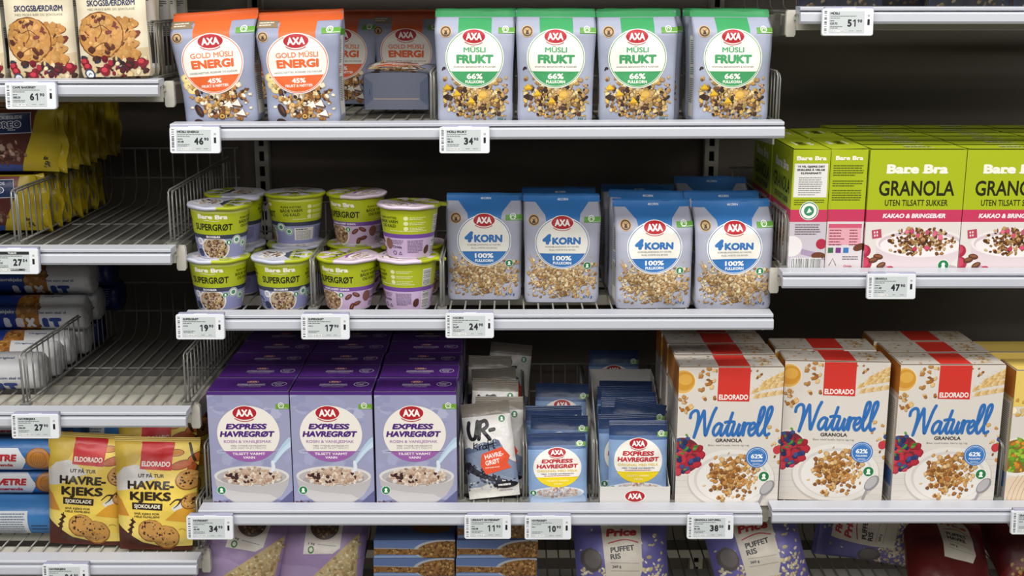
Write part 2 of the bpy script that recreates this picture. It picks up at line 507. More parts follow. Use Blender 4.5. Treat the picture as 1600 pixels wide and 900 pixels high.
shelf(-1.55, -.576, 1.800, 'unseen left bay shelf above the cream cookie bags, added for its shade', BANDS2)  # out of view, added to block light from above
shelf(.464, 1.45, 1.900, 'unseen right bay shelf above the dark muesli bags, added for its shade', BANDS2)  # unseen, added to keep lamp light off the back wall

def divider(x, z, label, y0=.042, y1=.50, h=.095, step=.024, yaw=0):
    root = empty('wire_divider', (x, y0, z)); root.rotation_euler = (0, 0, R(yaw))
    L = y1 - y0; r = .0019
    mb = MB()
    mb.tube([(0, 0, 0), (0, 0, h - .010), (0, .003, h - .003), (0, .010, h), (0, L - .01, h), (0, L, h - .01), (0, L, 0)], r, 6)
    mb.tube([(.005, .004, 0), (.005, .004, h - .012), (.005, .008, h - .006), (.004, .016, h - .003), (.003, L - .01, h - .003)], r * .85, 6)
    mb.tube([(0, 0, .004), (0, L, .004)], r, 6)
    mb.build('frame', 'wire', root)
    mb = MB(); y = step
    while y < L - .005:
        mb.tube([(0, y, .002), (0, y, h)], r * .8, 5); y += step
    mb.build('upright_wires', 'wire', root)
    mb = MB(); mb.box(-.006, .010, -.004, .012, 0, .006); mb.build('clip', 'wire', root)
    return tag(root, label, 'shelf divider', 'wire dividers')
divider(-.592, 1.466, 'wire divider right of the cream cookie bags')
divider(-.845, 1.187, 'wire divider right of the yellow ended chocolate cookie packs', yaw=-1)
divider(-.580, 1.187, 'wire divider at the right end of the half empty sheet shelf')
divider(-.857, 0.900, 'wire divider right of the white and blue biscuit rolls', yaw=-2.2)
divider(-.572, 0.900, 'wire divider at the right end of the open wire shelf, above the yellow biscuit bags')
divider(-.566, 0.622, 'wire divider right of the front yellow oat biscuit bag', h=.10)
divider(-.1345, 1.395, 'wire divider left of the green muesli bags', h=.085)
divider(.4385, 1.395, 'wire divider right of the last green muesli bag', h=.085)
divider(-.345, 1.073, 'wire divider between the second and third front porridge cups', h=.092)
divider(-.1225, 1.073, 'wire divider between the porridge cups and the blue oat bags', h=.092)
divider(.464, 1.147, 'wire divider left of the lime granola boxes')
divider(-.5455, 0.718, 'wire divider left of the purple porridge boxes', h=.11)
divider(-.0925, 0.718, 'wire divider between the purple boxes and the white oat pouches', h=.115)
divider(.0205, 0.718, 'wire divider between the white oat pouches and the loose blue sachets', h=.115)
divider(.1455, 0.718, 'wire divider left of the white display tray of sachets', h=.12)
divider(.2880, 0.718, 'wire divider right of the white display tray of sachets', h=.12)
divider(.868, 0.722, 'wire divider between the white granola box and the fruit granola box at the right edge', h=.11)
# ------------------------------------------------------------------ packaging bodies
def fbm(x, y, seed, f):
    return noise.noise(Vector((x * f + seed * 7.3, y * f - seed * 3.1, seed * 1.7)))

def bag_P(Wb, Wt, H, D, seed, nf=26, ns=6, nv=36, bulge=.006, wr=.0030, roof=.80, topy=.25, pinch=.010, sag=0.0, creases=1.0):
    """block-bottomed bag: rings of points front, right, back, left, from the bottom up"""
    P = np.zeros((nv + 1, 2 * nf + 2 * ns, 3))
    def sm(a, b, t): t = min(1, max(0, (t - a) / (b - a))); return t * t * (3 - 2 * t)
    for j in range(nv + 1):
        v = j / nv
        w = Wb + (Wt - Wb) * sm(.25, 1, v)
        k = sm(roof, 1, v) * .94 + .06 * max(0, (v - roof) / (1 - roof))
        d = D * (1 - .10 * v) * (1 - k) + .003 * k
        yc = D * topy * k
        rt = min(1, v / .04)
        w2 = w - .006 * (1 - rt)
        zz = H * v + (0 if v < .5 else sag * fbm(.3, v, seed, 3))
        ring = []
        for i in range(nf):
            u = -1 + 2 * i / nf
            ring.append((u, 0, i))
        def wrk(x, z, sd):
            a = sm(0, .12, v)
            return a * wr * (fbm(x, z, sd, 22) + .55 * fbm(x, z * .6, sd + 5, 38) + creases * .9 * (abs(fbm(x + z * .5, z - x * .3, sd + 9, 13)) - .25))
        for i in range(nf):
            u = -1 + 2 * i / nf; x = u * w2 / 2
            b = bulge * (1 - u ** 4) * math.sin(math.pi * min(1, v * 1.05)) ** .7 * (1 - .5 * k)
            y = yc - d / 2 - b + .004 * abs(u) ** 10 + wrk(x, zz, seed)
            P[j, i] = (x, y, zz)
        for i in range(ns):
            t = i / ns
            p = pinch * math.sin(math.pi * t) * sm(.2, .95, v)
            P[j, nf + i] = (w2 / 2 - p + .6 * wrk(t * D + .5, zz, seed + 2) * math.sin(math.pi * t), yc - d / 2 + d * t + (.004 + wrk(w2 / 2, zz, seed)) * (1 - t), zz)
        for i in range(nf):
            u = 1 - 2 * i / nf; x = u * w2 / 2
            P[j, nf + ns + i] = (x, yc + d / 2 + .5 * bulge * (1 - u ** 4) * math.sin(math.pi * v) * (1 - k), zz)
        for i in range(ns):
            t = i / ns
            p = pinch * math.sin(math.pi * t) * sm(.2, .95, v)
            P[j, 2 * nf + ns + i] = (-w2 / 2 + p - .6 * wrk(t * D + 1.5, zz, seed + 3) * math.sin(math.pi * t), yc + d / 2 - d * t + (.004 + wrk(-w2 / 2, zz, seed)) * t, zz)
    return P, nf, ns

def wrapcols(P, a, b):
    idx = [i % P.shape[1] for i in range(a, b + 1)]
    return P[:, idx]

def bag(name, mat, Wb, Wt, H, D, seed, art, AW, AH, body, side=None, rside=None, lside=None, flap=None, base=None, **kw):
    P, nf, ns = bag_P(Wb, Wt, H, D, seed, **kw)
    mb = MB(); c0 = hx(body); c1 = hx(side or body)
    mb.loft(P, lambda j, i: c0 if i < nf or nf + ns <= i < 2 * nf + ns else c1)
    art.bake(mb, Surf(wrapcols(P, 0, nf)), AW, AH)
    if rside: rside.bake(mb, Surf(wrapcols(P, nf, nf + ns)), D * 1000, AH)
    if lside: lside.bake(mb, Surf(wrapcols(P, 2 * nf + ns, 2 * nf + 2 * ns)), D * 1000, AH)
    if base:
        z0 = P[0]; w = Wb * .96; base.bake(mb, flat_surf((-w / 2, D * .42, -.0004), (w, 0, 0), (0, -D * .84, 0)), 120, 60, .0001, None)
    o = mb.build(name, mat)
    if flap:
        top = P[-1, :nf + 1]; n = nf + 1
        f = MB(); prof = [(0, 0), (.004, .0035), (.009, .0020), (.014, -.004), (.016, -.012)]
        G = np.array([[(top[i][0] * (1 - .01 * k), top[i][1] + dy, top[i][2] + dz + .0012 * fbm(top[i][0], k, seed + 4, 30)) for i in range(n)] for k, (dy, dz) in enumerate(prof)])
        G2 = G + np.array([0, .0015, -.0008])
        ring = np.concatenate([G, G2[:, ::-1]], 1)
        cf = [hx(c) for c in flap] if isinstance(flap, (list, tuple)) else [hx(flap)] * 3
        f.loft(ring, lambda j, i: cf[1] if .28 * n < (i if i < n else 2 * n - 1 - i) < .70 * n else cf[0], capcol=cf[0])
        f.build('folded_top', mat, o)
    return o

def axa_logo(a, cx, cy, rx, L=6, red='#b0202b', tail=True):
    ry = rx * .60
    if tail:
        a.ring(cx, cy - rx * .05, rx * 1.02, rx * .10, red, L - .3, 30, ry=ry * 1.16, a0=215, a1=318)
    a.ell(cx, cy, rx * 1.08, ry * 1.1, '#efece4', L)
    a.ell(cx, cy, rx, ry, red, L + .5)
    a.text('AXA', cx, cy, rx * .62, rx * 1.42, '#f6f3ee', L + 1.2, .05)

def green_tag(a, x0, x1, y, col='#5f9a3c', L=3):
    a.rect(x0, y - 5, x1, y + 4.5, col, L)
    c = x0 + (x1 - x0) * .40
    a.ring(c, y + 1.8, 4.6, 1.3, '#eef1ea', L + .6, 20); a.ring(c, y + 1.6, 2.2, 1.0, '#eef1ea', L + .6, 14, a0=-30, a1=220)
    a.rect(c - 4, y - 3.6, x1 - 3, y - 2.9, '#dfe6d6', L + .5)

def seal(a, cx, cy, r, L=3):
    a.ell(cx, cy, r, r, '#c9a878', L); a.ell(cx, cy, r * .86, r * .86, '#5a4636', L + .3); a.ell(cx, cy, r * .62, r * .62, '#b9986c', L + .6)
    a.poly([(cx - r * .3, cy - r * .5), (cx - r * .15, cy + r * .1), (cx - r * .45, cy + r * .35), (cx, cy + r * .15), (cx + r * .45, cy + r * .35), (cx + r * .15, cy + r * .1), (cx + r * .3, cy - r * .5)], '#3c2d22', L + .9)

def key_icon(a, cx, cy, r, L=5):
    a.ell(cx, cy, r * 1.12, r * 1.12, '#e9ede6', L); a.ell(cx, cy, r, r, '#1f7a45', L + .4)
    a.ell(cx, cy + r * .22, r * .34, r * .34, '#f2f5ef', L + .8)
    a.poly([(cx - r * .22, cy), (cx - r * .46, cy - r * .58), (cx + r * .46, cy - r * .58), (cx + r * .22, cy)], '#f2f5ef', L + .8)

def side_text(D, H, seed, col, txt='#4a4a50', red=None, top=None):
    a = Art(seed); w = D
    a.rect(-w / 2, 0, w / 2, H, col, 0)
    if top: a.rect(-w / 2, H * .80, w / 2, H, top, .5)
    a.rect(-w * .40, H * .06, w * .40, H * .78, '#d9d7d0', 1)
    a.bars(-w * .34, w * .34, H * .74, 3.4, 12, txt, 2)
    if red: a.bars(-w * .34, w * .34, H * .50, 3.4, 4, red, 2)
    a.bars(-w * .34, w * .34, H * .40, 3.2, 13, txt, 2)
    return a

MUSLI = ['#c79a5e', '#e0c089', '#b98246', '#6b4526', '#3f2a1f', '#d8b06c', '#efe3c8', '#8a5a30', '#a9743d']
OATS = ['#c8a878', '#b8935e', '#d9bf93', '#a37f4e', '#8f6b40', '#cdb082', '#e2cfa8']
FRUITS = ['#d9b355', '#c7a070', '#4a3226', '#35251f', '#b98f52', '#e1cc94', '#7d5730', '#cfae6a', '#a67c3f']

def axa_front(kind, seed=3):
    W, H = 128, 186
    a = Art(seed)
    K = dict(energi=('#e2652f', '#e88558'), frukt=('#3f9a5f', '#4fa56e'), korn=('#3372b4', '#3372b4'))[kind]
    main, light = K
    cx, cy, r = (-3, 101, 49) if kind == 'energi' else ((0, 108, 46.5) if kind == 'frukt' else (0, 108, 44.5))
    # top band and the strip that runs down behind the circle
    a.rect(-70, 171 if kind == 'energi' else 176, 70, 190, main, 1)
    a.rect(-29 if kind == 'energi' else -26, 110, 27, 175, main, 1)
    if kind == 'korn': a.poly([(-66, 190), (-44, 176), (-28, 156), (-26, 140), (27, 140), (30, 158), (46, 177), (66, 190)], main, 1.4)
    if kind == 'korn': a.text('4KORN', 2, 180, 4, 18, '#dfe6ee', 2)
    # flakes below the circle
    def below(x, y):
        if (x - cx) ** 2 + (y - cy) ** 2 < (r + 2) ** 2: return False
        return True
    if kind == 'energi':
        for (x, y) in ((-52, 80), (-50, 68), (-44, 60)):
            a.ell(x, y, 9, 7.5, '#e6cf86', 1.5, wob=.1, n=16); a.ell(x, y, 6.5, 5, '#efdf9f', 1.7, n=14); a.ell(x, y, 1.8, 1.4, '#8a6a3a', 1.9, n=8)
        a.bits(230, below, (-52, 4, 54, 88), (2.8, 6.4), MUSLI, 2, 2.2, center=(4, 38, 22, 15))
        a.bits(16, below, (-56, 4, 56, 80), (2.5, 5), ['#efe6d4', '#e9dcc4', '#d0a05a'], 4.3, .4, center=(22, 36, 22, 16))
        a.ell(-37, 24, 6, 12, '#33211b', 4.4, ang=25); a.ell(-36, 25, 2.0, 8, '#5a3a30', 4.6, ang=25)
        a.ell(-40, 4, 9, 6, '#3a2620', 4.4, ang=-15)
        for x, y, g in ((14, 30, 20), (34, 14, -12), (28, 31, 5)):
            a.poly([(x - 9, y - 2), (x + 6, y + 8), (x + 11, y - 7)], '#6b4a34', 4.5); a.poly([(x - 8, y), (x + 5, y + 8), (x + 9, y - 4)], '#efe9df', 4.7)
        for x, y, q in ((32, 72, 7), (28, 60, 5)):
            a.ell(x, y, q, q * .9, '#b5793f', 4.4, n=18); a.ell(x - 1, y + 1.5, q * .6, q * .5, '#d9a668', 4.6, n=14)
        a.ell(2, 12, 6, 5.5, '#5a3c20', 4.5, n=16); a.ell(2, 12, 4.5, 4, '#d3a24e', 4.7, n=16); a.ell(2, 12, 2, 1.8, '#6a4526', 4.9, n=10)
    elif kind == 'frukt':
        a.bits(430, below, (-55, 9, 55, 96), (2.5, 5.6), FRUITS, 2, 2.6, center=(0, 44, 27, 18))
        for x, y in ((-46, 62), (-30, 52), (12, 50), (-6, 40)):
            a.poly([(x - 7, y - 5), (x - 1, y + 6), (x + 7, y - 3), (x + 2, y - 6)], '#b98a1c', 4.7); a.poly([(x - 6, y - 3.6), (x - 1, y + 5), (x + 6, y - 2.4)], '#e3b92c', 4.9)
        a.ell(14, 50, 9, 7, '#c99a3c', 4.8, wob=.15, n=16); a.ell(14, 50.5, 6.5, 4.5, '#dcb65c', 5.0, n=14)
        a.text('350 g', 46, 9, 5, 15, '#2f6a57', 3)
    else:
        a.bits(640, below, (-58, 9, 59, 98), (2.2, 5.0), OATS, 2, 2.6, aspect=(.35, .85), center=(2, 47, 28, 19))
        for x0, y0, x1, y1 in ((-58, 82, -48, 66), (-55, 88, -50, 72), (20, 20, 24, 9), (40, 26, 46, 16)):
            a.stroke([(x0, y0), ((x0 + x1) / 2 + 1, (y0 + y1) / 2), (x1, y1)], 3, '#c09a60', 4.8, taper=(.3, 1))
        a.text('675 g', 45, 11, 5, 16, '#2f5f9a', 3)
        key_icon(a, 43, 68, 6.2, 4.9)
    # the round panel
    a.ell(cx, cy, r + 1.6, r + 1.6, '#ece8df', 5, n=64); a.ring(cx, cy, r - .6, 1.1, main, 5.6, 64)
    a.ell(cx, cy, r - 2.2, r - 2.2, '#ece9e0', 5.4, n=64)
    yb = cy - (r * .40 if kind != 'frukt' else r * .44)
    a.ell(cx, cy, r - 2.2, r - 2.2, main, 5.9, yhi=yb, n=72)
    if kind == 'energi':
        axa_logo(a, cx + 0, cy + 38, 19.5)
        a.text('GOLD MÜSLI', cx, cy + 15, 8.8, 68, light, 7, .028); a.text('ENERGI', cx, cy + .5, 14, 69, main, 7, .055)
        a.text('HASSELNØTTER, ROSINER OG DADLER', cx, cy - 14, 3.2, 80, '#6a675f', 7, .01)
        a.text('45%', cx, cy - 28, 8, 24, '#f3ece4', 7, .04); a.text('FRUKT & NØTTER', cx, cy - 36.5, 4.6, 47, '#f3ece4', 7, .03)
        a.poly([(-64, 176), (-30, 174), (-33, 168), (-30, 162), (-64, 163)], '#8a7a62', 3); a.bars(-60, -36, 172, 4, 2, '#e3dccb', 3.6)
        seal(a, -53, 148, 8.5); green_tag(a, 36, 66, 154)
    elif kind == 'frukt':
        axa_logo(a, cx - 1, cy + 36, 18)
        a.text('MÜSLI', cx, cy + 14.5, 8.6, 36, light, 7, .028); a.text('FRUKT', cx + .5, cy - .5, 14, 61, main, 7, .06)
        a.text('ANANAS, BANANCHIPS & ROSINER', cx, cy - 13, 3.0, 70, '#6a675f', 7, .01)
        a.text('66%', cx, cy - 28.5, 9, 27, '#f1efe6', 7, .04); a.text('FULLKORN', cx, cy - 37.5, 4.8, 32, '#f1efe6', 7, .035)
        seal(a, -46, 152, 9.5); green_tag(a, 38, 66, 154)
    else:
        axa_logo(a, cx, cy + 36, 18)
        a.text('4', cx - 26, cy + 7.5, 18, 15, main, 7, .09, .22); a.text('KORN', cx + 7, cy + 4.5, 12.5, 48, main, 7, .06)
        a.text('KORNBLANDNING AV HAVRE,', cx, cy - 6, 3, 57, '#6a675f', 7, .01); a.text('RUG, HVETE OG BYGG', cx, cy - 11.5, 3, 44, '#6a675f', 7, .01)
        a.text('100%', cx, cy - 26, 8.4, 32, '#eef0ee', 7, .04); a.text('FULLKORN', cx, cy - 35, 4.8, 31, '#eef0ee', 7, .035)
        seal(a, -47, 148, 9.5); green_tag(a, 36, 66, 149)
    return a, W, H

BAGCOL = '#8d97b6'
def axa_bag(kind, seed, **kw):
    a, W, H = axa_front(kind)
    dims = dict(energi=(.121, .143, .180, .066), frukt=(.124, .133, .185, .058), korn=(.131, .137, .183, .066))[kind]
    main = dict(energi='#e2652f', frukt='#3f9a5f', korn='#3372b4')[kind]
    red = dict(energi='#c85a3a', frukt='#3f8a5a', korn='#3372b4')[kind]
    col = '#9399b0' if kind != 'korn' else '#a9acbc'
    if kind == 'frukt': col = '#a0a6b9'
    s1 = side_text(dims[3] * 1000, H, seed + 40, col, red=red, top=None); s2 = side_text(dims[3] * 1000, H, seed + 41, col, red=red)
    s1.rect(-40, 146, 40, 156, '#5f9a3c', .8)
    if kind == 'korn':
        for q in (70, 95): s2.rect(2, q, 20, q + 16, main, 1.5)
    bs = Art(77); bs.rect(-60, 0, 60, 60, col, 0); bs.rect(-43, 14, 43, 16.4, '#d9cbb8', 1)
    for q in (-1, 1): bs.poly([(q * 60, 0), (q * 44, 14), (q * 44, 46), (q * 60, 60)], '#7d87a6' if kind != 'korn' else col, .5)
    bs.rect(-50, 22, -49, 34, '#3a3c4a', 1)
    o = bag('muesli_bag' if kind != 'korn' else 'oat_bag', 'paper', *dims, seed, a, W, H, col, rside=s1, lside=s2, flap=(main, main), base=bs, **kw)
    return o

# ------------------------------------------------------------------ cartons
def carton(name, W, H, D, cols, front=None, right=None, left=None, top=None, flapcol=None, mat='board'):
    c = .0008; w, d = W / 2, D
    def ring(ins, z): return [(-w + ins + c, ins, z), (w - ins - c, ins, z), (w - ins, ins + c, z), (w - ins, d - ins - c, z), (w - ins - c, d - ins, z), (-w + ins + c, d - ins, z), (-w + ins, d - ins - c, z), (-w + ins, ins + c, z)]
    P = np.array([ring(c, 0), ring(0, c), ring(0, H - c), ring(c, H)])
    fc, sc, tc = hx(cols[0]), hx(cols[1]), hx(cols[2])
    mb = MB(); mb.loft(P, lambda j, i: tc if j == 2 else (fc if i in (0, 4) else sc), smooth=False, capcol=sc)
    if front: front.bake(mb, flat_surf((-w, 0, 0), (W, 0, 0), (0, 0, H)), W * 1000, H * 1000, .00008, None)
    if right: right.bake(mb, flat_surf((w, 0, 0), (0, D, 0), (0, 0, H)), D * 1000, H * 1000, .00008, None)
    if left: left.bake(mb, flat_surf((-w, D, 0), (0, -D, 0), (0, 0, H)), D * 1000, H * 1000, .00008, None)
    o = mb.build(name, mat)
    # tuck-in lid: a board flap hinged on the back edge, slightly sprung
    f = MB(); t = .0006; lift = .0016
    v = [(-w + .0015, .001, H + lift), (w - .0015, .001, H + lift), (w - .0015, d - .001, H + .0003), (-w + .0015, d - .001, H + .0003)]
    v = v + [(x, y, z + t) for x, y, z in v]
    f.add(v, [(0, 3, 2, 1), (4, 5, 6, 7), (0, 1, 5, 4), (1, 2, 6, 5), (2, 3, 7, 6), (3, 0, 4, 7)], hx(flapcol or cols[2]), False)
    if top: top.bake(f, flat_surf(np.array(v[4]), np.array(v[5]) - np.array(v[4]), np.array(v[7]) - np.array(v[4])), W * 1000, D * 1000, .00008, None)
    f.build('lid_flap', mat, o)
    return o

def purple_carton():
    W, H, D = .1435, .214, .078
    a = Art(5); PU = '#4e2478'
    a.rect(-72, 0, 72, 214, '#9b9dbc', 0)
    r = a.rng
    for k in range(30): a.ell(r.uniform(-70, 70), r.uniform(70, 205), r.uniform(8, 22), r.uniform(4, 12), r.choice(['#a5a8c6', '#9396b8', '#adb0cb', '#9fa2c2']), .2 + k * .02, wob=.5, n=18, ang=r.uniform(-30, 30))
    a.rect(-72, 208, 72, 214, PU, 1)
    a.ell(-2, 136, 55, 52, '#ece7dd', 4, n=64); a.ell(-2, 136, 55, 52, '#9a5fa6', 4.5, yhi=104, n=72)
    axa_logo(a, -7, 175, 21, 6)
    a.text('EXPRESS', -5, 150, 10.2, 73, PU, 6, .06, .18); a.text('HAVREGRØT', -4, 136, 10.6, 97, PU, 6, .06, .18)
    a.text('ROSIN & VANILJESMAK', -4, 122, 5.2, 84, '#a77bb0', 6, .02)
    a.text('MED TYNNE HAVREGRYN', -3, 114, 3.0, 62, '#5d5566', 6, .01); a.text('(FOR GRØT PÅ ETT MINUTT)', -3, 109.6, 2.8, 62, '#8b8494', 6, .0)
    a.text('TILSETT VARMT', -3, 99, 4.6, 58, '#f1e9ef', 6, .03); a.text('VANN', -3, 92, 4.6, 21, '#f1e9ef', 6, .03)
    # bowl, porridge and spoon
    a.ell(0, 1, 76, 14, '#7d7fa0', 1.2, n=30)
    a.poly([(-66, 56), (-64, 40), (-52, 20), (-34, 7), (34, 7), (52, 20), (64, 40), (67, 56)], '#b9b5b6', 2)
    a.poly([(-60, 34), (-44, 14), (-30, 7), (30, 7), (44, 14), (30, 22), (-20, 26)], '#c9c5c4', 2.4)
    a.ell(0, 57, 66.5, 19, '#d9d6d3', 2.8, n=44); a.ell(0, 55.5, 62, 15.5, '#b4b0b2', 3.0, n=44); a.ell(0, 50, 55, 11, '#a59c9c', 3.2, n=40)
    a.ell(2, 56, 49, 15, '#c9b09a', 3.35, n=36, wob=.08)
    a.bits(190, lambda x, y: ((x - 2) / 50) ** 2 + ((y - 56) / 17) ** 2 < 1, (-50, 38, 52, 74), (2.4, 4.8), ['#d9c3ae', '#e7d8c6', '#c4a68e', '#b99680', '#efe5d8'], 3.5, .4, rim=.72)
    a.bits(20, lambda x, y: ((x) / 48) ** 2 + ((y - 54) / 13) ** 2 < 1, (-48, 42, 48, 68), (2.6, 4.6), ['#4a2a28', '#5e3733', '#3a2224'], 4.0, .2, rim=.6)
    a.stroke([(36, 66), (40, 74), (38, 84)], 5, '#dfe4ec', 4.4); a.poly([(34, 66), (44, 66), (41, 80), (36, 80)], '#cfd8e2', 4.3)
    a.stroke([(38, 80), (58, 108), (72, 122)], 16, '#b3cbe0', 3.4, taper=(.4, 1)); a.stroke([(40, 82), (58, 105), (72, 117)], 9, '#c6dcec', 3.6, taper=(.4, 1))
    key_icon(a, -55, 30, 7.4, 5)
    a.bits(7, lambda x, y: True, (-70, 0, -36, 9), (3, 5.5), ['#5b2f36', '#6d3a3c', '#47262e'], 4.8, .2)
    a.poly([(40, 0), (72, 30), (72, 0)], '#5f5f8a', 1.6)
    green_tag(a, 48, 72, 187, '#6f9e2f')
    t = Art(6); t.rect(-72, 0, 72, 80, PU, 0)
    axa_logo(t, 0, 52, 10, 2, tail=False); t.text('EXPRESS HAVREGRØT', 0, 36, 7, 50, '#d6cbe0', 2, .04); t.rect(-26, 29, 26, 31, '#d6cbe0', 2); t.text('ROSIN & VANILJESMAK', 0, 22, 5, 40, '#a58fb8', 2)
    t.ring(50, 38, 13, 1.4, '#d6cbe0', 2, 36, ry=13); t.bars(41, 59, 45, 6, 2, '#d6cbe0', 2.2); t.bars(44, 57, 32, 5, 1, '#d6cbe0', 2.2)
    s = Art(7); s.rect(-40, 0, 40, 214, '#8c86a8', 0); s.rect(-40, 190, 40, 214, PU, 1); s.bars(-32, 32, 178, 4, 22, '#4f4a66', 2); s.barcode(-30, 12, 30, 40)
    return carton('porridge_carton', W, H, D, ('#9b9dbc', '#8c86a8', PU), a, s, s, t)

SCRIPT = [[(0.0, 2.35), (0.05, 2.9), (.45, 3.3), (.85, 3.15), (1.0, 2.4), (.95, 1.2), (.75, -.25)],
          [(.75, -.25), (1.1, 1.4), (1.5, 3.0), (1.62, 3.25), (1.75, 2.4), (1.95, .9), (2.15, .0), (2.35, .9), (2.75, 2.8), (3.05, 3.65)],
          [(4.02, 1.35), (3.65, 1.62), (3.2, 1.2), (3.05, .45), (3.35, .02), (3.75, .5), (4.05, 1.5), (3.95, .5), (4.1, .0), (4.4, .35), (4.75, 1.3)],
          [(5.15, 3.0), (4.9, 1.6), (4.75, .5), (4.95, .0), (5.25, .35), (5.45, 1.2)], [(4.4, 1.75), (4.9, 1.85), (5.5, 1.8)],
          [(5.55, 1.6), (5.4, .6), (5.55, .02), (5.9, .4), (6.2, 1.55), (6.1, .5), (6.25, .0), (6.5, .4), (6.7, 1.3)],
          [(6.62, 1.3), (6.8, 1.75), (6.85, 1.0), (6.8, .05)], [(6.83, .9), (7.1, 1.55), (7.5, 1.6)],
          [(7.45, .65), (7.95, .95), (8.15, 1.4), (7.9, 1.68), (7.55, 1.3), (7.45, .55), (7.75, .02), (8.2, .4), (8.75, 1.9)],
          [(8.3, .6), (8.8, 2.0), (9.05, 3.2), (8.95, 3.75), (8.65, 3.5), (8.5, 2.2), (8.5, .6), (8.75, .02), (9.1, .4), (9.65, 1.9)],
          [(9.2, .6), (9.7, 2.0), (9.98, 3.25), (9.88, 3.8), (9.55, 3.5), (9.4, 2.2), (9.4, .6), (9.65, .02), (10.0, .25)]]

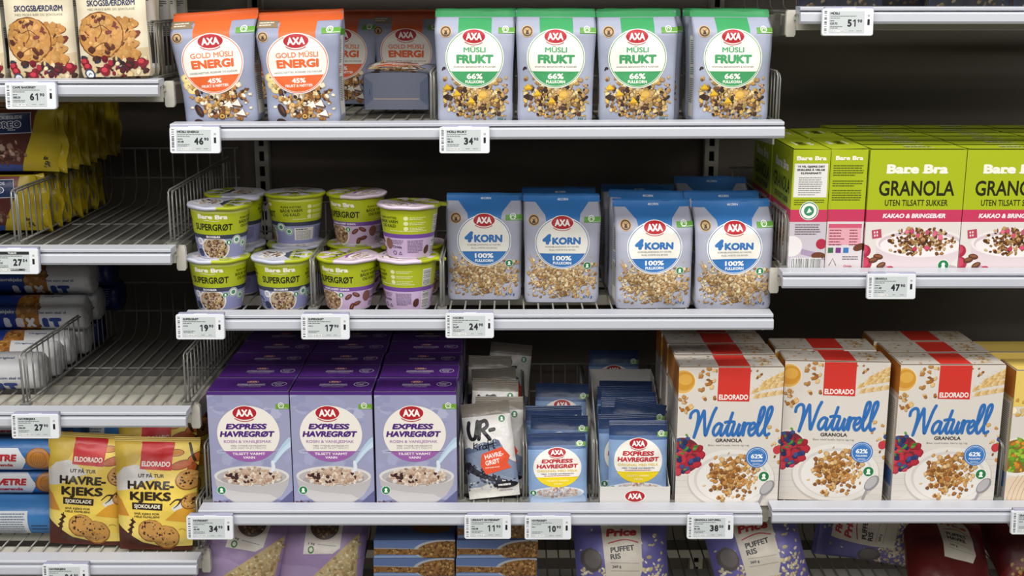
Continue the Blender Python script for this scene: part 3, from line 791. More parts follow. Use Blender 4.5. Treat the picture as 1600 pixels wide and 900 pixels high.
CLUST = ['#cc9650', '#b67c3c', '#dcb070', '#a36a30', '#c48844', '#e2bd84', '#8f5a28']
def white_carton(fruit=False):
    W, H, D = .183, .258, .072
    a = Art(15); RED = '#d0342a'; BG = '#dad4cb'
    a.rect(-92, 0, 92, 258, BG, 0)
    for k in range(9): a.rect(-92, k * 12, 92, k * 12 + .7, '#c6c0b9', .3)
    if not fruit:
        a.ell(-84, 232, 23, 22, '#dcae5c', 1, n=36); a.ell(-82, 233, 18, 17, '#cf9433', 1.2, n=30); a.ell(-80, 236, 12, 10, '#dda94a', 1.4, n=26); a.ring(-84, 232, 22, 2, '#e9dcc0', 1.6, 36)
        a.bits(20, lambda x, y: True, (-62, 200, -26, 256), (3.2, 6.5), CLUST, 2, .5, rim=.65)
        a.bits(13, lambda x, y: True, (-92, 165, -66, 206), (3.4, 6.5), CLUST, 2, .5, rim=.65)
        for (x0, y0, x1, y1) in ((40, 214, 95, 240), (44, 205, 96, 214), (56, 228, 96, 250), (52, 220, 96, 228)):
            a.stroke([(x0, y0), ((x0 + x1) / 2, (y0 + y1) / 2 + 1), (x1, y1)], 1.2, '#cda665', 1.8)
            for k in range(11):
                f = k / 11; x, y = x0 + (x1 - x0) * f, y0 + (y1 - y0) * f
                for sgn in (1, -1): a.ell(x, y + sgn * 2.2, 4.2, 1.5, ('#dcb877', '#c99f5c', '#e6cb95')[k % 3], 2 + k * .02 + (sgn > 0) * .3, ang=28 + sgn * 22, n=10)
                a.stroke([(x, y), (x - 7, y + 6 * (1 if k % 2 else -1))], .35, '#d9bb83', 2.6, smooth=False)
        a.bits(7, lambda x, y: True, (30, 238, 60, 256), (2.4, 4.4), CLUST, 3, .2, rim=.65)
        # red panel
        a.rect(-23, 199, 33, 258, RED, 4); a.poly([(-23, 201), (-23, 197), (33, 196), (33, 201)], RED, 4.1)
        a.text('ELDORADO', 5, 204, 9.5, 51, '#f3ede8', 5, .035)
        for st in SCRIPT: a.stroke([(-72 + x * 14.2 + (y * 1.2), 133 + y * 14.0) for x, y in st], 5.4, '#2f6db3', 5, taper=None)
        a.text('GRANOLA', 0, 124, 6.6, 47, '#33302e', 5, .03); a.text('Biter med hvete, havre og rug', 0, 115, 3.3, 72, '#7a746e', 5, .0)
        # bowl with granola
        a.ell(7, 50, 78, 57, '#c4bdb5', 1.2, n=60); a.ell(7, 52, 76, 55, '#e3dfd8', 1.5, n=60); a.ell(7, 52, 66, 47, '#d3cec8', 1.8, n=56); a.ell(8, 50, 62, 44, '#e6e2dc', 2.0, n=56)
        a.bits(300, lambda x, y: ((x - 8) / 54) ** 2 + ((y - 55) / 48) ** 2 < 1, (-46, 6, 62, 104), (3.0, 6.0), CLUST, 2.6, 1.6, rim=.55, center=(6, 56, 22, 21))
        # berries
        a.ell(-82, 94, 39, 38, '#e4ddd5', 2.2, n=44); a.ell(-82, 95, 35, 34, '#6d2a30', 2.4, n=40)
        inb = lambda x, y: (x + 82) ** 2 + (y - 96) ** 2 < 33 ** 2
        a.bits(24, inb, (-92, 62, -48, 130), (8, 10.5), ['#c02f40', '#d04252', '#b02536'], 2.8, .6, aspect=(.85, 1), rim=.7, sides=(9, 11))
        a.bits(18, inb, (-92, 62, -48, 130), (4.4, 5.6), ['#2f3f73', '#3d4f86', '#27325e'], 3.5, .5, aspect=(.9, 1), rim=.6, sides=(9, 11))
        a.bits(9, lambda x, y: True, (-92, 60, -50, 134), (4, 6.5), ['#4c8a36', '#5f9a42'], 4.1, .3, aspect=(.4, .6), rim=.7)
        # badge, icon, spoon, scattered bits
        a.ell(51, 92, 19.5, 19.5, '#3c78bd', 4.6, n=44); a.ring(51, 92, 17, .8, '#dfe8f2', 5, 40); a.text('62%', 51, 94, 8, 21, '#f2f5f8', 5.3, .04); a.text('FULLKORN', 51, 85.5, 3.4, 20, '#f2f5f8', 5.3, .03)
        a.ring(51, 92, 14.4, .6, '#a9c4e2', 5, 40, a0=30, a1=150); a.text('GRANOLA', 51, 79.5, 2.6, 14, '#dfe8f2', 5.3)
        key_icon(a, 65, 56, 9, 5)
        a.bits(14, lambda x, y: True, (64, 82, 92, 150), (2.6, 5.4), CLUST, 3, .4, rim=.6)
        a.ell(86, 106, 7, 8, '#c23a42', 3.6, n=18); a.ell(92, 122, 5, 5, '#3c4c80', 3.6, n=16)
        a.ell(72, 34, 10, 17, '#8d8a8c', 3.2, ang=-38, n=30); a.ell(71, 35, 7.5, 14, '#b6b3b4', 3.4, ang=-38, n=30); a.stroke([(64, 20), (58, 4)], 5, '#a09d9e', 3.1)
        a.poly([(-92, 0), (-50, 28), (-20, 0)], '#ddd6cc', .8)
    else:
        YE = '#e6c968'
        a.rect(-92, 190, 92, 258, YE, 1)
        a.bits(28, lambda x, y: True, (-90, 168, -10, 205), (4, 9), ['#dcae5a', '#e7cc8e', '#c99045', '#efe0bd'], 2, .6, rim=.7)
        a.ell(-74, 92, 40, 38, '#e9e4da', 2, n=40); a.ell(-74, 94, 36, 33, '#8a6a2a', 2.3, n=40)
        a.bits(70, lambda x, y: (x + 74) ** 2 + (y - 94) ** 2 < 33 ** 2, (-92, 58, -38, 130), (4.5, 7), ['#e08a2a', '#7fb32f', '#9cc23c', '#e9a23c', '#5f9a2c'], 2.8, 1.2, rim=.75, sides=(4, 5))
        a.ell(-60, 30, 34, 34, '#e3cdb0', 1.8, n=36)
        for k in range(6): a.stroke([(-88 + k * 8, 2), (-82 + k * 8, 30), (-70 + k * 8, 56)], 1, '#b59a78', 2.2)
        a.ell(20, 44, 60, 50, '#c9924e', 2.5, n=44)
        a.bits(100, lambda x, y: (x - 20) ** 2 + (y - 44) ** 2 < 50 ** 2, (-30, 0, 70, 94), (3, 6), CLUST, 3, 1, rim=.6)
        a.rect(0, 190, 50, 258, RED, 4); a.text('ELDORADO', 25, 204, 9, 46, '#f3ede8', 5, .035)
        for st in SCRIPT: a.stroke([(-66 + x * 13 + y, 133 + y * 12.0) for x, y in st], 6, '#3b7a3a', 5)
    t = Art(16); t.rect(-92, 0, 92, 74, YE if fruit else '#cdc6bc', 0)
    if not fruit:
        t.rect(-23, 0, 33, 74, RED, 1); t.bits(26, lambda x, y: x < -26 or x > 36, (-88, 4, 88, 70), (2.4, 5), CLUST, 2, .5, rim=.65)
        t.bits(10, lambda x, y: True, (50, 10, 90, 70), (5, 8), ['#d9b878', '#c79c58'], 2.6, .3, aspect=(.2, .35))
    s = Art(17); s.rect(-37, 0, 37, 258, '#c9b49a' if not fruit else '#c8b487', 0); s.rect(-37, 205, 37, 258, '#b8742e', 1); s.rect(-37, 0, 37, 60, '#a9a4a6', 1)
    s.rect(-28, 70, 28, 196, '#dcd6cc', 1.5); s.bars(-24, 24, 190, 4, 26, '#5f5a56', 2); s.rect(-28, 30, 28, 60, '#4a6a9c', 2); s.barcode(-26, 6, 26, 26)
    return carton('granola_carton', W, H, D, (BG, '#c2ab8c', '#cdc6bc'), a, s, s, t)

def lime_carton():
    W, H, D = .1605, .208, .062
    LI = '#a9b81b'; PK = '#c63a5d'; LO = '#e0dad5'
    a = Art(25)
    a.rect(-81, 107, 81, 208, LI, 0); a.rect(-81, 86, 81, 107, PK, .5); a.rect(-81, 0, 81, 86, LO, 0)
    a.text('Bare Bra', 0, 176, 15.5, 103, '#f0eedd', 3, .055)
    for x in (-49, -16, 11.5, 40): a.rect(x - 3, 168.3, x + 4, 170.8, '#f0eedd', 3)
    a.text('GRANOLA', 1, 143.5, 26, 127, '#23240f', 3, .02)
    a.text('UTEN TILSATT SUKKER', 2, 118.8, 10.6, 106, '#23240f', 3, .014)
    a.text('KAKAO & BRINGEBÆR', 0, 96.5, 7.6, 106, '#f5e9ec', 3, .045, .18)
    a.ell(15, 6, 66, 10, '#bfb0b4', .6, n=30)
    a.poly([(-62, 50), (-60, 30), (-44, 12), (-20, 2), (48, 2), (70, 14), (84, 32), (88, 52)], '#dccdd0', 1)
    a.ell(14, 50, 76, 25, '#ece3e2', 1.4, n=48); a.ell(14, 49, 71, 22, '#d5c3c8', 1.6, n=48); a.ell(14, 46, 68, 19.5, '#efe8e6', 1.8, n=48)
    a.bits(250, lambda x, y: ((x - 16) / 60) ** 2 + ((y - 51) / 27) ** 2 < 1, (-44, 28, 78, 80), (2.3, 4.6), ['#a8763e', '#8a5527', '#c49a62', '#5a3418', '#d7b988', '#6f4420'], 2.4, 1.8, rim=.5, center=(16, 53, 24, 11))
    a.bits(9, lambda x, y: True, (-30, 34, 62, 74), (3.5, 6), ['#d0526e', '#c23a5a', '#e07088'], 4.3, .3, aspect=(.7, .95), rim=.75)
    for x, y, q in ((-80, 36, 11), (-78, 14, 12), (-84, 24, 8), (-34, 3, 7)): a.ell(x, y, q, q, '#a82a42', 2.2 + q * .01, n=22); a.ell(x - 2, y + 2, q * .7, q * .7, '#c9435c', 2.5 + q * .01, n=18)
    for x, y, g in ((-64, 20, 15), (-56, 26, -10), (-50, 11, 30)): a.ell(x, y, 8.5, 5, '#5f3524', 3, ang=g, n=20); a.ell(x, y + 1.2, 6, 2.4, '#8a5638', 3.2, ang=g, n=16)
    key_icon(a, 56, 11, 9, 5)
    a.rect(-69, 58, -53, 73, '#b8475a', 3, 8); 
    for x, y in ((-64, 62), (-60, 62.6), (-64.8, 67.5), (-60.5, 68)): a.ell(x, y + .5, 1.3, 2, '#f0e2e4', 3.5, n=10)
    # narrow side with the boxed text and the bar code
    s = Art(26); s.rect(-31, 107, 31, 208, LI, 0); s.rect(-31, 86, 31, 107, PK, .5); s.rect(-31, 0, 31, 86, '#c9c2ca', 0)
    s.text('Bare Bra', 0, 194, 7, 50, '#f0eedd', 3, .05)
    s.rect(-28, 128, 28, 185, '#e6e4e0', 2)
    for k, q in enumerate(('VI VIL GJØRE DET', 'ENKLERE Å VELGE', 'KLIMASMART!')): s.text(q, 0, 180 - k * 5.6, 3.4, (46, 46, 34)[k], '#2c2c28', 3, .05)
    s.bars(-20, 20, 162, 3.6, 9, '#8a8a86', 3); s.bars(-26, 26, 124, 3.6, 3, '#5c6412', 3)
    s.ell(0, 105, 16, 16, '#eef0ea', 4, n=36); s.ring(0, 105, 14, 1.6, '#2f7a5a', 4.5, 36); s.ell(0, 105, 8.5, 8.5, '#3a8a68', 4.5, n=24); s.poly([(-4, 101), (0, 110), (5, 104), (1, 102)], '#e6efe9', 5)
    s.bars(-22, 22, 82, 4, 5, '#6a5f66', 3); s.ell(-26, 44, 18, 18, '#e9e4e4', 1.5, n=24); s.ell(24, 48, 9, 9, '#b02c44', 2, n=20); s.ell(20, 28, 12, 6, '#6b3f2a', 2.2, n=18)
    s.poly([(-10, 40), (31, 30), (31, 20), (-10, 30)], '#a995b0', 1.2)
    s.barcode(-26, 2, 26, 24)
    l = Art(27); l.rect(-31, 107, 31, 208, LI, 0); l.rect(-31, 86, 31, 107, PK, .5); l.rect(-31, 0, 31, 86, '#dcd3d6', 0)
    l.text('Bare Bra', 0, 194, 7, 46, '#f0eedd', 3, .05); l.bars(-26, 26, 182, 4, 5, '#566010', 3); l.bars(-26, 26, 156, 4, 3, '#566010', 3); l.bars(-26, 26, 140, 4, 5, '#566010', 3)
    l.rect(-28, 46, 28, 82, '#e2a7b2', 2); l.rect(-28, 75, 28, 82, '#cf5a74', 2.5)
    for k in range(6): l.bars(-26, 2, 72 - k * 5, 4, 1, '#8d3048', 3); l.bars(8, 24, 72 - k * 5, 4, 1, '#8d3048', 3)
    l.rect(-27, 32, -18, 41, '#3d6a4a', 3); l.rect(-14, 32, -5, 41, '#7a3a86', 3); l.rect(-1, 32, 8, 41, '#3a78b8', 3); l.ell(26, 42, 11, 6, '#6b3f2a', 3, n=18, ang=20)
    l.stroke([(-24, 10), (-18, 22), (-12, 10)], 1.2, '#4a5a4a', 3, smooth=False); l.bars(-2, 26, 26, 4, 2, '#6a5f66', 3); l.text('Orkla', 8, 9, 4, 14, '#c0405a', 3)
    t = Art(28); t.rect(-81, 0, 81, 62, '#a9b81b', 0); t.text('Bare Bra', 6, 46, 9, 36, '#f0eedd', 2, .07); t.text('GRANOLA', 6, 29, 14, 48, '#23240f', 2, .03); t.rect(-18, 15, 32, 18, '#f0eedd', 2); t.rect(-81, 0, 81, .9, '#c3cf4a', 1)
    return carton('granola_carton', W, H, D, (LI, LI, '#8f9c16'), a, s, l, t)
# ------------------------------------------------------------------ porridge cups
def cup(kind):
    H, r0, r1, n = .091, .0385, .0515, 72
    zs = [0, .003, .02, .045, .07, .086, .0895, .091]; rs = [r0 - .002, r0, r0 + .0033, r0 + .0068, r0 + .0101, r1 - .0012, r1 + .001, r1 + .001]
    def ring(r, z): return [(r * math.sin(2 * math.pi * ((i / n) - .5)), -r * math.cos(2 * math.pi * ((i / n) - .5)), z) for i in range(n)]
    P = np.array([ring(r, z) for r, z in zip(rs, zs)])
    LI = '#a9b418'
    BAND, LOW = ('#34394b', '#8d90bd') if kind == 'berry' else ('#6f4596', '#c3abcb')
    mb = MB(); mb.loft(P, lambda j, i: hx(LI) if j > 4 else (hx('#d9d6d8') if j == 0 else hx(LOW)), capcol=hx('#d9d6d8'))
    C = 2 * math.pi * 45; a = Art(33 if kind == 'berry' else 34)
    a.rect(-C / 2, 45, C / 2, 92, LI, 0); a.rect(-C / 2, 37, C / 2, 45, BAND, .6); a.rect(-C / 2, 0, C / 2, 37, LOW, 0)
    if kind == 'berry': a.rect(-C / 2, 86, C / 2, 92, '#c9d067', .3)
    # front
    a.text('Bare Bra', 0, 80, 8.6, 50, '#eeecdc', 3, .055); a.stroke([(-14, 72), (-6, 73), (2, 71.5), (12, 73)], 1.0, '#e3e0c0', 3)
    a.text('SUPERGRØT', 0, 60, 13, 66, '#20220f', 3, .03)
    a.text('SKOGSBÆR' if kind == 'berry' else 'DADLER & PUFFET QUINOA', 0, 41, 4, 25 if kind == 'berry' else 52, '#e9e6ea', 3, .04)
    bx = 2 if kind == 'berry' else -14
    a.ell(bx, 18, 26.5, 24, '#e4e0e0', 2, n=44, yhi=37); a.ell(bx, 18, 24, 21.5, '#b9a58c' if kind == 'berry' else '#a9896c', 2.3, n=40, yhi=36.5)
    pal = ['#c4a878', '#9c7a4c', '#5a3a28', '#e0cfa4', '#6b2f35', '#3b3350', '#8f6f42'] if kind == 'berry' else ['#a8845c', '#8a6540', '#c4a27a', '#6d4a30', '#d9c2a0']
    a.bits(150, lambda x, y: (x - bx) ** 2 + ((y - 18) * 1.1) ** 2 < 22 ** 2 and y < 35, (bx - 23, 0, bx + 23, 36), (1.6, 3.2), pal, 2.8, 1.4, rim=.6)
    key_icon(a, bx + 25, 30, 4.6, 4.6)
    if kind == 'berry':
        a.ell(-27, 31, 7, 7, '#e9e8ec', 3, n=24); a.bars(-31, -23, 34, 2.4, 3, '#5a5f7a', 3.4)
        a.ell(42, 34, 9, 9, '#e4e7e2', 3, n=26); a.ring(42, 34, 7.6, 1.2, '#4a8a6a', 3.4, 26); a.ell(42, 34, 4, 4, '#4a8a6a', 3.5, n=16)
        a.ell(-30, 8, 8, 8, '#26304f', 3, n=20); a.bits(10, lambda x, y: True, (-52, 2, -32, 24), (2, 3.4), ['#2c3558', '#39436a'], 3.2, .3)
    else:
        for x, y, g in ((24, 26, 40), (38, 30, -30), (40, 12, 20), (30, 6, 70)): a.ell(x, y, 8, 4.2, '#5a2e25', 3, ang=g, n=18); a.ell(x, y + .8, 5, 1.6, '#8a5344', 3.2, ang=g, n=12)
    # sides and back
    dk = '#4a520c'
    for x0 in (64, -64):
        a.text('KAN NYTES', x0, 76, 4.2, 34, dk, 3, .03); a.text('BÅDE VARM', x0, 68.5, 6, 38, dk, 3, .04, ang=2); a.text('OG KALD', x0, 60.5, 6, 30, dk, 3, .04, ang=2)
    for k in range(3): a.ell(96, 76 - k * 10, 4, 4, '#dfe2a8', 3, n=16); a.bars(102, 130, 78 - k * 10, 3, 2, '#dfe2a8', 3)
    a.bars(66, 136, 52, 3, 1, '#dfe2a8', 3)
    if kind == 'berry':
        a.ell(58, 26, 8, 8, '#dfe5dc', 3, n=22); a.ring(58, 26, 6.4, 1.4, '#3f8a60', 3.4, 24); a.ell(58, 26, 3.6, 3.6, '#3f8a60', 3.4, n=14)
        a.rect(68, 8, 106, 33, '#dcd8d2', 2.5); a.bars(71, 103, 31, 3, 1, '#3a3d4c', 3, .7); a.bars(71, 103, 26.5, 2.6, 7, '#6a6c7a', 3); a.bars(110, 138, 33, 2.6, 10, '#4f5272', 3)
    else:
        a.bars(66, 92, 33, 3, 3, '#6d587a', 3); a.text('Orkla', 78, 20, 5.4, 19, '#4c3a5c', 3, .03); a.bars(98, 128, 33, 2.8, 9, '#5e4a6b', 3)
        a.ring(72, 8, 3.6, 1.4, '#3a2f46', 3, 16); a.poly([(80, 4.5), (84, 11.5), (88, 4.5)], '#3a2f46', 3); a.poly([(82, 5.7), (84, 9), (86, 5.7)], LOW, 3.3)
        a.ell(60, 25, 9, 11, '#7a4f43', 2.8, n=20); a.ell(136, 14, 6, 9, '#4e2a24', 2.8, n=18, ang=-15)
    for y0, y1 in ((2, 36), (47, 80)):
        a.barcode(-136, y0, -118, y1, 2.6, vertical=False) if kind != 'berry' else a.bars(-136, -112, y1, 2.8, 11, '#565a2a', 2.6)
    a.bars(-108, -90, 33, 2.8, 9, '#5e5470', 3)
    Pc = np.concatenate([P[1:6], P[1:6, :1]], 1)
    # re-space rings evenly in height so the print keeps its proportions
    zz = np.linspace(zs[1], zs[5], 9); G = np.array([[[np.interp(z, [p[2] for p in Pc[:, i]], Pc[:, i, k]) for k in range(3)] for i in range(n + 1)] for z in zz])
    a.bake(mb, Surf(G), C, 92, .00008, 6.0)
    o = mb.build('porridge_cup', 'cup')
    # foil lid with its pull tab
    lb = MB(); rl = .0555
    def lr(r, z, tab=True):
        out = []
        for i in range(n):
            t = 2 * math.pi * (i / n - .5); q = r
            d = abs(((t + 2.25 + math.pi) % (2 * math.pi)) - math.pi)
            if tab and d < .34: q = r + .013 * math.cos(d / .34 * math.pi / 2) ** .8
            out.append((q * math.sin(t), -q * math.cos(t), z + (-.003 * (q - r) / .013 if tab else 0) + .0005 * math.sin(7 * t)))
        return out
    LP = np.array([lr(.050, H - .0035, False), lr(rl - .0006, H - .004), lr(rl, H - .0005), lr(rl - .001, H + .0012), lr(.0515, H + .0016, False)])
    edge = hx(LI if kind == 'berry' else '#d8c7d6')
    edge2 = hx('#c3c6d6') if kind == 'berry' else hx(LI)
    right = lambda i: math.sin(2 * math.pi * (i / n - .5)) * 51 > (8 if kind == 'berry' else 0)
    lb.loft(LP, lambda j, i: (edge if right(i) else edge2), capcol=hx('#c9c8d2' if kind == 'berry' else '#d3c0d0'))
    la = Art(35)
    if kind == 'berry':
        la.ell(0, 52, 51, 51, '#c3c6d6', 0, n=60); la.ell(0, 52, 51, 51, LI, .5, n=72, xlo=8)
        la.rect(2, 2, 14, 102, '#3b4054', 1); la.ell(-20, 52, 25, 30, '#e2e0e2', 1.4, n=36); la.bits(90, lambda x, y: ((x + 20) / 21) ** 2 + ((y - 52) / 26) ** 2 < 1, (-42, 24, 2, 80), (2, 4), pal, 2, .8)
        la.text('SUPERGRØT', 26, 52, 12, 62, '#20220f', 2, .03, ang=90); la.text('Bare Bra', 40, 52, 6, 34, '#eeecdc', 2, .07, ang=90)
    else:
        la.ell(0, 52, 51, 51, LI, 0, n=60); la.ell(0, 52, 51, 51, '#d9c6d4', .5, n=72, xlo=8); la.rect(0, 2, 12, 102, '#8a4f9e', 1)
        la.ell(26, 52, 19, 27, '#e9e2e4', 1.4, n=36); la.bits(70, lambda x, y: ((x - 26) / 15) ** 2 + ((y - 52) / 22) ** 2 < 1, (8, 28, 44, 76), (2, 4), pal, 2, .8)
        la.text('SUPERGRØT', -12, 52, 12, 66, '#20220f', 2, .03, ang=90); la.text('Bare Bra', -32, 52, 7, 40, '#eeecdc', 2, .07, ang=90)
        la.stroke([(30, 20), (40, 34), (46, 50)], 2, '#7a4a34', 2)
    la.bake(lb, flat_surf((-.052, -.052, H + .0016), (.104, 0, 0), (0, .104, 0)), 104, 104, .00006, None)
    lb.build('foil_lid', 'cup', o)
    return o

# ------------------------------------------------------------------ sachets, pouches and pillow bags
def pillow_P(W, H, T, seed, nf=24, nv=32, seal=.010, wr=.0016, flare=0.0, sealb=None, bend=0.0, neck=0.0):
    P = np.zeros((nv + 1, 2 * nf, 3)); sealb = seal if sealb is None else sealb
    for j in range(nv + 1):
        v = j / nv; z = H * v
        t = (z - sealb) / (H - sealb - seal); t = min(1, max(0, t))
        th = T * (math.sin(math.pi * t) ** .55) * .5 + .0008
        w = W * (1 - flare * math.sin(math.pi * t)) * (1 - neck * v)
        for i in range(nf + 1):
            u = -1 + 2 * i / nf; x = u * w / 2
            b = th * max(0, 1 - abs(u) ** 2.6) ** .6
            k = min(1, b / .004)
            n1 = wr * (fbm(x, z, seed, 26) + .6 * fbm(x, z, seed + 3, 42) + .9 * (abs(fbm(x + .6 * z, z - .4 * x, seed + 6, 16)) - .2))
            yb = bend * (v - .5) ** 2 * 4
            if i < nf: P[j, i] = (x, -b + n1 * (.35 + .65 * k) + yb, z + .0012 * fbm(x, 1, seed, 20) * (v > .95))
            if i > 0: P[j, 2 * nf - i] = (x, b + n1 * .5 + yb + .0006, z + .0012 * fbm(x, 1, seed, 20) * (v > .95))
    return P, nf

def pillow(name, mat, W, H, T, seed, art, AW, AH, body, back=None, sealname='top_seal', sealcol=None, **kw):
    P, nf = pillow_P(W, H, T, seed, **kw)
    c0, c1 = hx(body), hx(back or body); mb = MB()
    mb.loft(P, lambda j, i: c0 if i < nf else c1)
    art.bake(mb, Surf(P[:, :nf + 1]), AW, AH)
    o = mb.build(name, mat)
    if sealcol:
        # crimped strip of film welded across the top
        f = MB(); top = P[-1, :nf + 1]; rows = []
        for k in range(7):
            rows.append([(p[0], p[1] + .0006 * (-1) ** k, p[2] - .001 + k * .0016) for p in top])
        G = np.array(rows); ring = np.concatenate([G, (G + np.array([0, .0007, 0]))[:, ::-1]], 1)
        f.loft(ring, lambda j, i: hx(sealcol), smooth=False, capcol=hx(sealcol))
        f.build(sealname, mat, o)
    return o

def sachet(seed):
    W, H = 104, 140
    a = Art(43); a.rect(-52, 0, 52, 140, '#86a2c8', 0); a.rect(-52, 122, 52, 140, '#26395f', .5); a.rect(-52, 114, 52, 122, '#4d6894', .5)
    a.ell(0, 76, 43, 42, '#ece8df', 3, n=56); a.ell(0, 76, 43, 42, '#ecd21f', 3.4, yhi=56, n=64)
    axa_logo(a, 0, 108, 16, 5)
    a.text('EXPRESS', 0, 90, 8.2, 56, '#b8303a', 5, .055, .1); a.text('HAVREGRØT', 0, 79, 8.4, 74, '#b8303a', 5, .055, .1)
    a.text('ORIGINAL MED MELK', 0, 69, 4.6, 72, '#d9bd2c', 5, .02); a.text('MED TYNNE HAVREGRYN', 0, 62.8, 2.8, 58, '#4a5878', 5, .02); a.bars(-24, 24, 59.4, 3, 1, '#b8606a', 5)
    a.text('TILSETT VARMT', 0, 48, 4, 40, '#fbf3b0', 5, .02); a.text('VANN', 0, 41.5, 4, 16, '#fbf3b0', 5, .02)
    a.ell(0, 4, 50, 27, '#a9bedc', 1, n=44); a.ell(0, 22, 47, 13, '#dde3ea', 1.5, n=44); a.ell(0, 21, 43, 10.5, '#c3ccd8', 1.8, n=40)
    a.bits(120, lambda x, y: (x / 38) ** 2 + ((y - 23) / 11) ** 2 < 1, (-38, 12, 38, 36), (1.8, 3.6), ['#dcc3b4', '#ead8cc', '#c7a596', '#b28c80', '#f0e6de'], 2.2, .8, rim=.72)
    key_icon(a, -44, 22, 5.5, 4); green_tag(a, 34, 52, 124, '#6d9c4a')
    return pillow('porridge_sachet', 'film', .104, .142, .018, seed, a, W, H, '#86a2c8', '#6d8fba', 'top_seal', '#26395f', wr=.0016, seal=.012)

def ur_pouch(seed):
    W, H = 90, 165
    a = Art(53); a.rect(-45, 0, 45, 165, '#dedcd8', 0)
    a.rect(-45, 150, 45, 165, '#8f887d', .5)
    mt = [(-45, 92), (-36, 96), (-28, 92), (-20, 100), (-8, 104), (2, 101), (12, 108), (20, 104), (26, 90), (18, 84), (24, 76), (45, 60), (45, 28), (-45, 20)]
    a.poly(mt, '#7d8aa2', 1)
    a.poly([(-45, 92), (-36, 96), (-28, 92), (-20, 100), (-8, 104), (2, 101), (12, 108), (20, 104), (22, 94), (0, 92), (-20, 88), (-45, 82)], '#5b6780', 1.4)
    a.poly([(-20, 98), (-8, 103), (-10, 94)], '#a9b3c4', 1.7); a.poly([(4, 101), (12, 107), (14, 96)], '#98a3b6', 1.7)
    a.poly([(-45, 60), (-30, 66), (-10, 50), (10, 42), (45, 30), (45, 18), (-45, 22)], '#8c97aa', 1.6)
    a.stroke([(-42, 62), (-34, 54), (-22, 46), (-8, 38), (8, 32), (24, 28)], 13, '#2f2f38', 2, taper=(1, .5))
    a.bits(70, lambda x, y: abs(y - (58 - .62 * (x + 40))) < 12, (-44, 20, 26, 68), (1.6, 4), ['#2a2a32', '#3d3f4c', '#55586a', '#22222a'], 2.3, 1, rim=.7)
    a.bits(40, lambda x, y: y < 34, (-44, 16, 44, 34), (1.6, 3.4), ['#3a3c48', '#e3e1de', '#b9bcc8', '#55586a'], 2.6, .8, rim=.8)
    a.poly([(-45, 22), (-30, 18), (-10, 26), (45, 22), (45, 0), (-45, 0)], '#d9d6d0', 2.1)
    # brushed name
    for st in ([(-40, 140), (-42, 126), (-38, 112), (-30, 112), (-26, 124), (-22, 141)], [(-16, 140), (-19, 126), (-22, 110)],
               [(-17, 139), (-6, 141), (-3, 132), (-12, 126), (-18, 125)], [(-13, 125), (-6, 116), (0, 108)], [(2, 124), (10, 125)]):
        a.stroke([(x * .9 + 4, y) for x, y in st], 6.6, '#17171a', 4)
    for st in ([(-30, 104), (-32, 92)], [(-24, 102), (-31, 97), (-24, 91)], [(-20, 98), (-20, 91)], [(-20, 96), (-15, 99)], [(-8, 98), (-14, 97), (-13, 91), (-8, 93), (-8, 98), (-6, 91)], [(2, 106), (-3, 106), (-3, 88)], [(-6, 98), (3, 98)], [(7, 106), (6, 92), (9, 91)], [(3, 100), (11, 100)]):
        a.stroke([(x * .95 + 3, y) for x, y in st], 1.8, '#17171a', 4.4)
    key_icon(a, 29, 142, 6, 4)
    a.poly([(-14, 82), (24, 92), (36, 74), (30, 62), (36, 52), (-10, 44), (-18, 62)], '#dd5536', 4)
    a.text('HAVRE-', 8, 78, 8.5, 34, '#f3e6de', 5, .03, ang=7); a.text('GRØT', 4, 66, 8.5, 26, '#f3e6de', 5, .03, ang=7); a.bars(-10, 26, 57, 3.4, 1, '#f0cfc2', 5)
    a.ell(22, 22, 22, 6.5, '#1d1d22', 4, n=36); a.bars(9, 35, 24, 5, 1, '#e9e7e4', 5, .7); a.bars(10, 34, 12, 3, 1, '#77737a', 4)
    return pillow('oat_pouch', 'crinkle', .092, .163, .030, seed, a, W, H, '#dedcd8', '#cfccc6', 'top_seal', '#8f887d', wr=.003, seal=.014, sealb=.012, neck=.05)

